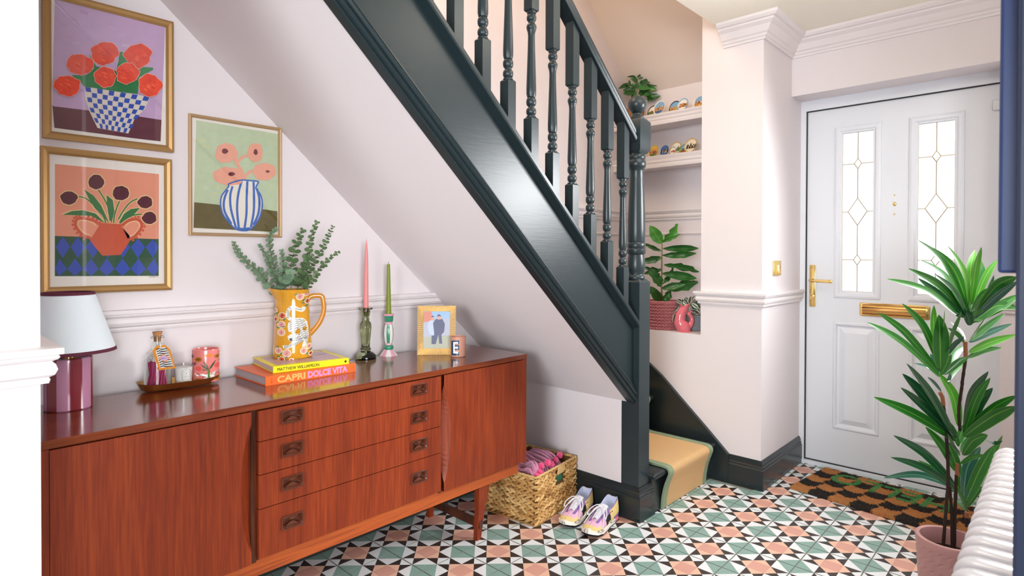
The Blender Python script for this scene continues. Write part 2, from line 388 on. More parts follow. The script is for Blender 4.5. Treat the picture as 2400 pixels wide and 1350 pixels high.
def ring(mb, h, prof, m=0):
    """moulding frame around rectangle h; prof = [(inset, out)]"""
    n = len(prof); vs = []
    for ins, out in prof:
        y0, y1, z0, z1 = h[0]+ins, h[1]-ins, h[2]+ins, h[3]-ins
        vs += [(LX-out, y0, z0), (LX-out, y1, z0), (LX-out, y1, z1), (LX-out, y0, z1)]
    mb.add(vs, [(k*4+i, k*4+(i+1) % 4, (k+1)*4+(i+1) % 4, (k+1)*4+i) for k in range(n-1) for i in range(4)], m)
for h in holes[:2]:
    b = MB(); ring(b, h, [(-.014, 0), (-.012, .006), (-.002, .010), (.010, .010), (.018, .003), (.024, .003), (.026, -.012)])
    gf = b.build('pane_frame', DOORW, dr)
    y0, y1, z0, z1 = h[0]+.025, h[1]-.025, h[2]+.025, h[3]-.025
    MB().box(LX+.010, LX+.014, y0, y1, z0, z1).build('pane', PANE, gf)
    c = MB(); yc = (y0+y1)/2; X_ = LX+.008; r_ = .0017
    def ln(a, b_): c.tube([(X_, a[0], a[1]), (X_, b_[0], b_[1])], r_, 5)
    ds = [(onX(2.06, 2014, 383).z, .018, .028), (onX(2.06, 2012, 496).z, .046, .074), (onX(2.06, 2009, 609).z, .018, .028)]
    prev = z1
    for zc, hw, hh in ds:
        ln((yc, prev), (yc, zc+hh)); prev = zc-hh
        for p, q in (((yc, zc+hh), (yc+hw, zc)), ((yc+hw, zc), (yc, zc-hh)), ((yc, zc-hh), (yc-hw, zc)), ((yc-hw, zc), (yc, zc+hh))): ln(p, q)
        ln((y0, zc), (yc-hw, zc)); ln((yc+hw, zc), (y1, zc))
    ln((yc, prev), (yc, z0))
    for p, q in (((y0, z0), (y1, z0)), ((y1, z0), (y1, z1)), ((y1, z1), (y0, z1)), ((y0, z1), (y0, z0))): ln(p, q)
    c.build('leading', LEAD, gf)
    # bevelled diamonds of thicker glass
    bd = MB(); zc, hw, hh = ds[1]
    D = lambda k, out: [(X_-out, yc, zc+hh*k), (X_-out, yc+hw*k, zc), (X_-out, yc, zc-hh*k), (X_-out, yc-hw*k, zc)]
    bd.add(D(.94, 0)+D(.6, .004)+D(.0001, .0041), [(i, (i+1) % 4, (i+1) % 4+4, i+4) for i in range(4)]+[(4+i, 4+(i+1) % 4, (i+1) % 4+8, i+8) for i in range(4)])
    bd.build('bevelled_diamond', pane('bevel_pane', (.84, .86, .9)), gf)
for h in holes[2:]:
    b = MB(); ring(b, h, [(-.004, 0), (.002, .006), (.010, .006), (.018, -.006), (.026, -.008), (.055, .005), (.0551, .005)])
    y0, y1, z0, z1 = h[0]+.055, h[1]-.055, h[2]+.055, h[3]-.055
    b.add([(LX-.005, y0, z0), (LX-.005, y1, z0), (LX-.005, y1, z1), (LX-.005, y0, z1)], [(0, 1, 2, 3)])
    b.build('raised_panel', DOORW, dr)
# lever handle on a long plate
hd = MB(); yh = -.693
hd.rbox(LX-.008, LX, yh-.016, yh+.016, .895, 1.133, .0035)
hp = hd.build('handle', BRASS, dr, smooth=True)
zl = onX(2.03, 1925, 658).z
MB().tube([(LX-.005, yh, zl), (LX-.028, yh, zl)], .013, 14).tube(spline([(LX-.028, yh+.006, zl), (LX-.045, yh-.004, zl), (LX-.048, yh-.03, zl), (LX-.048, yh-.095, zl-.002), (LX-.046, yh-.113, zl-.002)], 5), [.009]*5+[.0095]*5+[.0085]*5+[.010]*5+[.006], 10).build('lever', BRASS, hp, smooth=True)
MB().lathe([(0, .013), (.012, .013), (.016, .011), (.016, 0)], (0, 0, 0), 14).build('tmp', BRASS).name = 'lock_knob'
kn = bpy.data.objects['lock_knob']; kn.data.transform(Matrix.Translation(LOC[dr].inverted() @ Vector((LX-.008, yh, .947))) @ Matrix.Rotation(R(-90), 4, 'Y')); kn.parent = hp
MB().ball((LX-.0085, yh, 1.118), (.002, .005, .005), 0, 8, 6).ball((LX-.0085, yh, .910), (.002, .005, .005), 0, 8, 6).build('screws', BRASS, hp)
# letter plate
y0, y1, z0, z1 = -1.245, -.932, .862, .932
lp = MB().rbox(LX-.008, LX, y0, y1, z0, z1, .006).build('letter_plate', BRASS, dr, smooth=True)
pr = [(LX-.008+0.0*k, 0, 0) for k in range(1)]
fl = MB(); n = 8; vs = []
for k in range(n+1):
    a = PI*k/n; z = (z0+z1)/2+.029*math.cos(a); x = LX-.008-.016*math.sin(a)
    vs += [(x, y0+.018, z), (x, y1-.014, z)]
fl.add(vs, [(2*k, 2*k+1, 2*k+3, 2*k+2) for k in range(n)]+[tuple(range(0, 2*n+2, 2)), tuple(range(1, 2*n+2, 2))])
fl.build('flap', M('warm_brass', '#dfa965', .08, 1.0), lp, smooth=True)
# three small brass fittings between the panes
for zz, rr in ((1.504, .0045), (1.458, .011), (1.405, .0045)):
    o = MB().ball((LX-.001, -1.087, zz), (.005, rr*.8, rr), 0, 12, 6).build('viewer' if rr > .01 else 'screw', BRASS, dr, smooth=True)
q = onX(LX, 2326, 248)
MB().rbox(LX-.012, LX, q.y-.045, q.y, q.z-.026, q.z+.026, .008).build('sensor_box', M('sensor', '#e8eaec', .4), dr, smooth=True, label='small white plastic contact sensor')

# navy painted doorway post and the cupboard side above it at the right edge
NAVY = M('navy_paint', '#2c3f70', .35, bump=.04)
NAVD = M('navy_paint_post', '#2c3752', .4, bump=.04)
a = CAMP + ray(2381, 600)*0.74; yj = a.y
struct(MB().rbox(a.x, a.x+.10, -1.86, yj, 0, ZC, .004).build('trim_7', NAVD))

# ================================================================ staircase
st = thing('staircase', 'dark green painted staircase with turned balusters, handrail and ball-topped newel post', 'staircase', (.765, -.32, 0))
ZT = lambda x: 1.496-.895*x         # top edge of the string
def slope(mb, prof, x0, x1, zf, m=0):
    n = len(prof); mb.add([(x, y, zf(x)+d) for x in (x0, x1) for y, d in prof], [(i, (i+1) % n, (i+1) % n+n, i+n) for i in range(n)]+[tuple(range(n)), tuple(range(2*n-1, n-1, -1))], m); return mb
XL = -1.372; NX0, NX1, NY0, NY1 = .72, .81, -.365, -.275
b = slope(MB(), [(-.335, 0), (-.335, .336), (-.305, .336), (-.305, 0)], XL, NX0, ZB)
string = b.build('string', STRG, st)
MP = [(-.334, 0), (-.341, 0), (-.346, .006), (-.343, .011), (-.352, .016), (-.357, .024), (-.353, .031), (-.348, .034), (-.355, .040), (-.359, .049), (-.354, .057), (-.346, .060), (-.350, .066), (-.349, .072), (-.343, .076), (-.343, .083), (-.338, .086), (-.334, .088)]
slope(MB(), MP, XL, NX0+.012, lambda x: ZB(x)-.003).build('moulding', STRG, string, smooth=True, ang=20)
slope(MB(), [(-.335, 0), (-.364, .012), (-.366, .020), (-.366, .036), (-.360, .044), (-.280, .044), (-.276, .036), (-.276, .012), (-.305, 0)], XL, NX0, lambda x: ZT(x)+.004).build('string_cap', STRG, st)
RZ = lambda x: 2.334-.899*x
slope(MB(), [(-.349, .002), (-.353, .012), (-.353, .022), (-.346, .030), (-.350, .040), (-.349, .056), (-.340, .066), (-.320, .070), (-.300, .066), (-.291, .056), (-.290, .040), (-.294, .03), (-.287, .022), (-.287, .012), (-.291, .002)], XL, NX0+.005, RZ).build('handrail', STRG, st, smooth=True, ang=40)
# turned profile between the square blocks (z from block top, radius)
def bead(zc, h, r0, r): return [(zc+h*math.sin(a)*1.0, r0+(r-r0)*math.cos(a)) for a in (-1.4, -.9, -.45, 0, .45, .9, 1.4)]
BP = [(0, .0175), (.005, .0175), (.006, .013)]+bead(.022, .014, .011, .0185)+[(.038, .0115)]+bead(.057, .016, .011, .0185)+[(.074, .015), (.085, .0178), (.105, .0180), (.15, .0168), (.25, .0135), (.295, .0125), (.308, .0135), (.318, .0165)]+bead(.328, .012, .012, .0185)+[(.344, .0115)]+bead(.361, .012, .012, .0180)+[(.376, .013), (.377, .0165), (.383, .0165)]
BXS = [onY(-.32, n_, 400).x for n_ in (1066, 1130, 1189.7, 1244, 1295, 1341, 1384, 1423, 1460)]
bp_ = (BXS[-1]-BXS[0])/8
xs = [BXS[-1]-bp_*k for k in range(17)]
def post_block(mb, x, y, h, z0, z1, t0=0, t1=0, ch=.006):
    """square block with chamfered ends; z0/z1 functions of x for sloping cuts"""
    zf0 = z0 if callable(z0) else (lambda q: z0); zf1 = z1 if callable(z1) else (lambda q: z1)
    c4 = [(-1, -1), (1, -1), (1, 1), (-1, 1)]; L = []
    if t0: L.append([(x+sx*h*.72, y+sy*h*.72, zf0(x)) for sx, sy in c4]); L.append([(x+sx*h, y+sy*h, zf0(x)+t0) for sx, sy in c4])
    else: L.append([(x+sx*h, y+sy*h, zf0(x+sx*h)) for sx, sy in c4])
    if t1: L.append([(x+sx*h, y+sy*h, zf1(x)-t1) for sx, sy in c4]); L.append([(x+sx*h*.72, y+sy*h*.72, zf1(x)) for sx, sy in c4])
    else: L.append([(x+sx*h, y+sy*h, zf1(x+sx*h)) for sx, sy in c4])
    n = len(L); mb.add([v for l in L for v in l], [(k*4+i, k*4+(i+1) % 4, (k+1)*4+(i+1) % 4, (k+1)*4+i) for k in range(n-1) for i in range(4)]+[(3, 2, 1, 0), tuple((n-1)*4+i for i in range(4))])
x = xs[0]; zb = ZT(x)+.205+.02
b = MB(); post_block(b, x, -.32, .0195, lambda q: ZT(q)+.03, zb, 0, .006)
b.lathe(BP, (x, -.32, zb-.001), 20)
post_block(b, x, -.32, .0195, zb+.381, lambda q: RZ(q)+.01, .006, 0)
bal = b.build('baluster', DKZ, st, smooth=True, ang=40)
for xx in xs[1:]:
    copyp(bal, (xx-x, 0, -.897*(xx-x)))
# newel post
n = MB(); cx, cy_ = .765, -.32
post_block(n, cx, cy_, .045, 0, 1.078, 0, .014)
def zz_(ypx): return onY(-.32, 1500, ypx).z
P = [(1.076, .033)]+[(1.083+.010*math.sin(a), .036+.005*math.cos(a)) for a in (-1.4, -.7, 0, .7, 1.4)]+[(1.096, .035), (1.10, .034), (1.112, .038), (1.13, .0405), (1.15, .0405), (1.17, .038), (1.188, .035), (1.192, .040), (1.197, .0425), (1.212, .0425), (1.216, .039), (1.222, .041), (1.230, .0425), (1.238, .041), (1.243, .038), (1.25, .040), (1.30, .0402), (1.38, .0382), (1.46, .0350), (1.53, .032), (1.565, .031), (1.575, .034), (1.583, .039), (1.590, .0425), (1.606, .0425), (1.612, .039), (1.618, .037), (1.624, .040), (1.634, .040), (1.640, .035), (1.648, .034)]
n.lathe(P, (cx, cy_, 0), 28)
post_block(n, cx, cy_, .045, 1.645, 1.802, .016, .016)
n.lathe([(1.80, .032), (1.806, .034), (1.812, .030), (1.818, .024), (1.822, .021), (1.826, .021), (1.83, .025)], (cx, cy_, 0), 24)
n.ball((cx, cy_, 1.868), .042, 0, 28, 18)
nw = n.build('newel_post', DKZ, st, smooth=True, ang=40)
MB().mould(SKT, [(.72, -.22), (.72, -.365), (.815, -.365), (.815, -.28)], 1).build('plinth', DARK, nw, smooth=True, ang=20)
# steps
def tread(mb, x0, x1, y0, y1, z): mb.rbox(x0, x1, y0, y1, z-.028, z, .012, seg=3)
t = MB(); tread(t, .80, 1.429, -.405, -.02, .195); t.build('tread', DARK, st, smooth=True)
MB().box(.82, 1.428, -.375, -.36, 0, .17).build('riser', DARK, st)
for z, (x0, x1, y0, y1) in ((.385, (.82, 1.428, -.04, .43)), (.575, (.82, 1.2, .13, .43)), (.765, (.73, .97, -.27, .43))):
    t = MB(); tread(t, x0, x1, y0, y1, z); t.build('tread', DARK, st, smooth=True)
    MB().box(x0+.01, x1-.01, y0+.03, y0+.045, z-.19, z-.02).build('riser', DARK, st)
for k in range(9):
    z = .955+.19*k; xr = (1.46-z)/.895
    t = MB(); tread(t, xr-.24, xr, -.304, .429, z); t.build('tread', DARK, st, smooth=True)
    MB().box(xr-.035, xr-.02, -.304, .429, z-.14, z-.02).build('riser', DARK, st)

# stair runner over the lowest steps
sr = thing('stair_runner', 'woven sisal stair runner with sage green binding on the lowest step', 'carpet', (1.12, -.38, 0))
RP = spline([(0, -.383, .004), (0, -.386, .05), (0, -.398, .11), (0, -.414, .155), (0, -.421, .180), (0, -.413, .197), (0, -.39, .2035), (0, -.33, .204), (0, -.15, .204), (0, -.05, .206), (0, -.032, .23), (0, -.034, .31), (0, -.05, .36), (0, -.055, .385), (0, -.04, .396), (0, .0, .398), (0, .12, .398)], 4)
sis = M('sisal', '#d2aa78', .95, bump=1.0, bscale=420, var=.22, vscale=330)
nt = sis.node_tree
def strip(x0, x1, th, out):
    mb = MB(); n = len(RP); A = []
    for i, p in enumerate(RP):
        t_ = (RP[min(i+1, n-1)]-RP[max(i-1, 0)]).normalized(); nn = Vector((0, -t_.z, t_.y)); A.append((p+nn*out, p-nn*(th-out)))
    vs = []
    for a_, b_ in A: vs += [(x0, a_.y, a_.z), (x1, a_.y, a_.z), (x1, b_.y, b_.z), (x0, b_.y, b_.z)]
    mb.add(vs, [(i*4+k, i*4+(k+1) % 4, (i+1)*4+(k+1) % 4, (i+1)*4+k) for i in range(n-1) for k in range(4)]+[(0, 1, 2, 3), tuple((n-1)*4+k for k in (3, 2, 1, 0))]); return mb
strip(.93, 1.315, .007, .002).build('carpet', sis, sr, smooth=True, ang=50)
SAGE = M('sage_binding', '#87977a', .9, bump=.5, bscale=700)
strip(.895, .932, .010, .0045).build('binding', SAGE, sr, smooth=True, ang=50)
strip(1.313, 1.35, .010, .0045).build('binding', SAGE, sr, smooth=True, ang=50)

# ================================================================ sideboard
WV = wood('teak_front', '#64220a', '#7c2d10', '#913c16', 'Z', rough=.42, coat=.06); WH = wood('teak_top', '#4e1f10', '#703016', '#86401f', 'X', rough=.17, coat=.6)
WD = wood('teak_dark', '#2c120a', '#4a2111', '#6b3218', 'Z')
TZ, FY, BY = .755, -.04, .375
SX0, SX1 = -1.336, onY(FY, 1236, 832).x
sb = thing('sideboard', 'long low mid-century teak sideboard with four drawers between two doors', 'sideboard', ((SX0+SX1)/2, .17, 0))
MB().rbox(SX0, SX1, FY, BY, TZ-.021, TZ, .0015, seg=1).build('top', WH, sb)
zb = onY(FY, 1233, 1083).z; bx1 = SX1-.005
MB().box(SX0+.003, bx1, FY+.022, BY-.01, zb+.002, TZ-.021).build('carcass', WD, sb)
MB().box(bx1-.018, bx1, FY+.001, BY-.005, zb, TZ-.0215).build('side_panel', WV, sb)
MB().box(SX0+.003, SX0+.021, FY+.001, BY-.005, zb, TZ-.0215).build('side_panel', WV, sb)
q = onY(FY+.02, 1215, 1108)
MB().rbox(SX0+.03, q.x, FY+.02, BY-.03, q.z, zb+.003, .001, seg=1).build('base_rail', wood('teak_rail', '#84391a', '#a64e22', '#b35a26', 'X', rough=.42, coat=.06), sb)
def door(x0, x1, side, name='door'):
    z0, z1 = zb+.006, TZ-.024; N = 24; b = MB(); cols = []
    for k in range(N+1):
        z = z0+(z1-z0)*k/N; s_ = max(0, 1-((z-(z0+z1)/2)/((z1-z0)*.42))**2); d = .03*s_**.75+.001
        cols.append((z, d))
    e, sgn = (x1, -1) if side == 'R' else (x0, 1); far = x0 if side == 'R' else x1
    for k in range(N):
        (za, da), (zc, dc) = cols[k], cols[k+1]
        A = [(far, FY, za), (e+sgn*da, FY, za), (e+sgn*dc, FY, zc), (far, FY, zc)]
        Bq = [(e+sgn*da, FY, za), (e, FY+.02*min(1, da/.02), za), (e, FY+.02*min(1, dc/.02), zc), (e+sgn*dc, FY, zc)]
        b.add(A, [(0, 1, 2, 3)]); b.add(Bq, [(0, 1, 2, 3)])
    b.add([(x0, FY, z0), (x1, FY, z0), (x1, FY+.021, z0), (x0, FY+.021, z0), (x0, FY, z1), (x1, FY, z1), (x1, FY+.021, z1), (x0, FY+.021, z1)], [(0, 1, 2, 3), (4, 5, 6, 7)])
    fe = far; b.add([(fe, FY, z0), (fe, FY+.021, z0), (fe, FY+.021, z1), (fe, FY, z1)], [(0, 1, 2, 3)])
    return b.build(name, WV, sb)
dx = onY(FY, 590, 1000).x; gx = onY(FY, 606, 1000).x; hx = onY(FY, 1034, 1000).x; rx_ = onY(FY, 1041, 1000).x
door(SX0+.022, dx, 'R'); door(rx_, bx1-.019, 'L')
MB().box(dx+.004, gx-.001, FY+.015, FY+.024, zb, TZ-.022).build('divider', WD, sb)
MB().box(hx+.001, rx_-.001, FY+.015, FY+.024, zb, TZ-.022).build('divider', WD, sb)
zz = [TZ-.024]+[onY(FY, 606, y).z for y in (1031, 1112, 1195)]+[onY(FY, 606, 1312).z]
zz2 = [TZ-.024]+[onY(FY, 1034, y).z for y in (942, 1001, 1061, 1152)]
zz = [(a+b_)/2 for a, b_ in zip(zz, zz2)]
hxs = [onY(FY, 685, 1000).x, onY(FY, 982, 1000).x]
hz = [(onY(FY, 685, a).z+onY(FY, 982, b_).z)/2 for a, b_ in ((975, 912), (1053, 976), (1130, 1041), (1222, 1116))]
HM = M('handle_wood', '#5a2c1c', .2, coat=.5)
for k in range(4):
    z1, z0 = zz[k]-.0012, zz[k+1]+.0012; b = MB(); hw, hh = .033, .018
    X = sorted([gx, hx-.001]+[h+s_*hw for h in hxs for s_ in (-1, 1)]); Z = [z0, hz[k]-hh, hz[k]+hh, z1]
    for i in range(5):
        for j in range(3):
            if j == 1 and i in (1, 3): continue
            b.add([(X[i], FY, Z[j]), (X[i+1], FY, Z[j]), (X[i+1], FY, Z[j+1]), (X[i], FY, Z[j+1])], [(0, 1, 2, 3)])
    b.add([(gx, FY, z0), (hx-.001, FY, z0), (hx-.001, FY+.02, z0), (gx, FY+.02, z0)], [(0, 1, 2, 3)])
    b.add([(gx, FY, z1), (hx-.001, FY, z1), (hx-.001, FY+.02, z1), (gx, FY+.02, z1)], [(0, 1, 2, 3)])
    b.add([(gx, FY, z0), (gx, FY+.02, z0), (gx, FY+.02, z1), (gx, FY, z1)], [(0, 1, 2, 3)])
    dw = b.build('drawer', WV, sb)
    for h in hxs:
        g = MB(); c = (h, hz[k])
        def rr(w_, h_, r_, y): # rounded rect loop
            out = []
            for sx, sz, a0 in ((1, 1, 0), (-1, 1, 90), (-1, -1, 180), (1, -1, 270)):
                for a_ in (0, 30, 60, 90): out.append((c[0]+sx*(w_-r_)+r_*math.cos(R(a0+a_)), y, c[1]+sz*(h_-r_)+r_*math.sin(R(a0+a_))))
            return out
        L = [rr(.036, .021, .006, FY-.0005), rr(.0355, .0205, .006, FY-.005), rr(.032, .017, .006, FY-.005), rr(.029, .0145, .009, FY+.001), rr(.027, .013, .010, FY+.014)]
        nn = 16; g.add([v for l in L for v in l], [(i*nn+j, i*nn+(j+1) % nn, (i+1)*nn+(j+1) % nn, (i+1)*nn+j) for i in range(4) for j in range(nn)]+[tuple(4*nn+j for j in range(nn))])
        # waisted bridge across the cup
        br = [(c[0]-.012, c[1]+.0128), (c[0]-.003, c[1]+.004), (c[0]+.003, c[1]+.004), (c[0]+.012, c[1]+.0128), (c[0]+.012, c[1]+.014), (c[0]-.012, c[1]+.014)]
        g.prism(br, 'y', FY-.001, FY+.013)
        br = [(c[0]-.022, c[1]-.0128), (c[0]-.004, c[1]-.002), (c[0]+.004, c[1]-.002), (c[0]+.022, c[1]-.0128)]
        g.prism(br, 'y', FY+.002, FY+.013)
        g.build('handle', HM, dw, smooth=True, ang=40)
# splayed legs and stretchers
def leg(xt, yt, xb, yb, hw=.022):
    zt = q.z+.001; L = []
    for x_, y_, z_, w_, d_ in ((xb, yb, 0, .011, .011), (xb+(xt-xb)*.5, yb+(yt-yb)*.5, zt*.5, .017, .013), (xt, yt, zt, .030, .016)):
        L.append([(x_-w_, y_-d_, z_), (x_+w_, y_-d_, z_), (x_+w_, y_+d_, z_), (x_-w_, y_+d_, z_)])
    m_ = MB(); m_.add([v for l in L for v in l], [(k*4+i, k*4+(i+1) % 4, (k+1)*4+(i+1) % 4, (k+1)*4+i) for k in range(2) for i in range(4)]+[(3, 2, 1, 0), (8, 9, 10, 11)])
    m_.build('leg', WV, sb)
lb = onZ(0, 1122, 1266); lt = onZ(q.z, 1138, 1142)
for sx, (a_, c_) in enumerate(((lb.x, lt.x+.015), (-1.13, -1.10))):
    leg(c_, FY+.045, a_, lb.y+.01); leg(c_, BY-.06, a_, BY-.03)
    MB().box(c_-.012, c_+.012, FY+.05, BY-.06, q.z-.03, q.z+.002).build('stretcher', WD, sb)
    MB().box((a_+c_)/2-.009, (a_+c_)/2+.009, FY+.05, BY-.05, .055, .085).build('stretcher', WD, sb)

# ================================================================ framed prints
def A1(x, y): return (80+x/3.856, y/3.856)
def A2(x, y): return (80+x/3.75, 330+y/3.75)
class Art:
    """flat print: layered patches of ink on the paper plane y = Y0"""
    def __init__(s, conv, Y0): s.c = conv; s.Y0 = Y0; s.mb = MB(); s.mats = []; s.k = 0
    def mi(s, col, var=.12):
        m_ = M('ink_'+col, col, .75, var=var, vscale=45)
        if m_ not in s.mats: s.mats.append(m_)
        return s.mats.index(m_)
    def P(s, x, y): s_ = onY(s.Y0, *s.c(x, y)); return (s_.x, s.Y0-.00006*s.k, s_.z)
    def poly(s, pts, col, var=.12): s.k += 1; s.mb.poly([s.P(*p) for p in pts], s.mi(col, var))
    def blob(s, cx, cy, rx, ry, col, n=26, j=.07, var=.25, seed=1, rag=0):
        r_ = random.Random(seed+int(cx)); ph = [r_.uniform(0, 6.28) for _ in range(4)]
        s.poly([(cx+rx*math.cos(a)*(1+r_.uniform(-rag, rag)+j*(math.sin(3*a+ph[0])+.7*math.sin(5*a+ph[1])+.5*math.sin(9*a+ph[2]))), cy+ry*math.sin(a)*(1+r_.uniform(-rag, rag)+j*(math.sin(2*a+ph[3])+.6*math.sin(7*a+ph[1])))) for a in [2*PI*i/n for i in range(n)]], col, var)
    def line(s, pts, w, col, taper=0, n=5):
        P = [p.to_2d() for p in spline([(x, y, 0) for x, y in pts], n)]; L = []; Rr = []
        for i, p in enumerate(P):
            t = (P[min(i+1, len(P)-1)]-P[max(i-1, 0)]).normalized(); nn = Vector((-t.y, t.x)); ww = w/2*(1-taper*i/len(P))
            L.append(p+nn*ww); Rr.append(p-nn*ww)
        s.k += 1; k = len(P); vs = [s.P(*q) for q in L+Rr]
        s.mb.add(vs, [(i, i+1, k+i+1, k+i) for i in range(k-1)], s.mi(col))
def picture(label, xy, yf, fwid, dep, gmat, matin, artf, name='framed_print'):
    """xy = outer frame corners in px (TL, TR, BR, BL) on the plane y=yf"""
    P = [onY(yf, *p) for p in xy]; x0 = (P[0].x+P[3].x)/2; x1 = (P[1].x+P[2].x)/2; z1 = (P[0].z+P[1].z)/2; z0 = (P[2].z+P[3].z)/2
    t = thing(name, label, 'picture', ((x0+x1)/2, YW, z0))
    b = MB(); prof = [(0, .0), (0, dep), (.3*fwid, dep+.002), (.7*fwid, dep-.001), (fwid, dep-.006), (fwid, dep-.012)]; n = len(prof); vs = []
    for ins, out in prof: vs += [(x0+ins, YW-out, z0+ins), (x1-ins, YW-out, z0+ins), (x1-ins, YW-out, z1-ins), (x0+ins, YW-out, z1-ins)]
    b.add(vs, [(k*4+i, k*4+(i+1) % 4, (k+1)*4+(i+1) % 4, (k+1)*4+i) for k in range(n-1) for i in range(4)])
    b.build('frame', gmat, t)
    pin = (x0+fwid-.001, x1-fwid+.001, z0+fwid-.001, z1-fwid+.001); Y0 = YW-dep+.011
    MB().box(pin[0], pin[1], Y0, Y0+.002, pin[2], pin[3]).build('paper', matin, t)
    art = Art(*artf[:1], Y0-.0002); artf[1](art); art.mb.build('print', art.mats, t)
    MB().box(pin[0], pin[1], YW-dep+.0055, YW-dep+.0065, pin[2], pin[3]).build('glass', PANE, t)
    return t
PAPER = M('paper', '#ece6de', .8)
def art1(a):
    a.poly([(188, -60), (1185, 245), (1183, 262), (1150, 1090), (163, 968)], '#c3a3c6', .1)
    for i in range(26):
        x, y = rnd.uniform(210, 1050), rnd.uniform(40, 850)
        if y < (x-160)*.26+20: continue
        a.line([(x, y), (x+rnd.uniform(40, 90), y+rnd.uniform(-20, 40))], rnd.uniform(14, 30), rnd.choice(['#c9abc9', '#b894bf', '#cbb0cf', '#c09cba']))
    a.poly([(165, 960), (500, 1000), (925, 1050), (1150, 1085), (1142, 1278), (900, 1250), (640, 1215), (183, 1155)], '#63303a', .25)
    a.poly([(500, 490), (560, 600), (740, 640), (760, 560), (770, 470), (800, 470), (830, 540), (900, 600), (1075, 612), (1075, 630), (950, 700), (935, 850), (760, 830), (450, 782), (400, 720), (345, 695), (345, 680), (470, 680), (540, 620)], '#2f7d45', .25)
    tl, tr, bl, br = (455, 783), (1048, 876), (572, 1157), (850, 1207)
    a.poly([tl, tr, (1000, 985), (905, 1080), br, bl, (500, 1010), (462, 900)], '#ddd3c6')
    nc, nr = 11, 8
    def G(u, v):
        bul = 18*math.sin(PI*v); xl = tl[0]+(bl[0]-tl[0])*v**1.25; xr = tr[0]+(br[0]-tr[0])*v**1.0
        yl = tl[1]+(bl[1]-tl[1])*v; yr = tr[1]+(br[1]-tr[1])*v
        return (xl+(xr-xl)*u+bul*(u-.5)*.6+4*math.sin(9*v+u*5), yl+(yr-yl)*u)
    for i in range(nc):
        for j in range(nr):
            if (i+j) % 2 == 0:
                e = .04; a.k = 40; a.poly([G((i+e)/nc, (j+e)/nr), G((i+1-e)/nc, (j+e)/nr), G((i+1-e)/nc, (j+1-e)/nr), G((i+e)/nc, (j+1-e)/nr)], '#2f50ae', .15)
    a.k = 41
    for fi, (cx, cy, rx, ry) in enumerate(((635, 485, 122, 105), (935, 508, 122, 105), (410, 585, 122, 92), (640, 700, 98, 88), (838, 665, 100, 95), (295, 780, 118, 92), (1040, 775, 105, 98))):
        a.k = 42+fi*11; a.blob(cx, cy, rx+4, ry+4, '#e9b7a4', seed=2, n=70, rag=.035); a.blob(cx, cy, rx, ry, '#e04a33', seed=2, n=70, rag=.03)
        for i in range(16):
            an = rnd.uniform(0, 6.28); rr_ = rnd.uniform(0, .7); x, y = cx+rx*rr_*math.cos(an), cy+ry*rr_*math.sin(an); a.k = 44+fi*11+i*.5
            a.line([(x-14, y-8), (x, y), (x+14, y+10)], 9, rnd.choice(['#ee6a45', '#d13c2e', '#e9573b']))
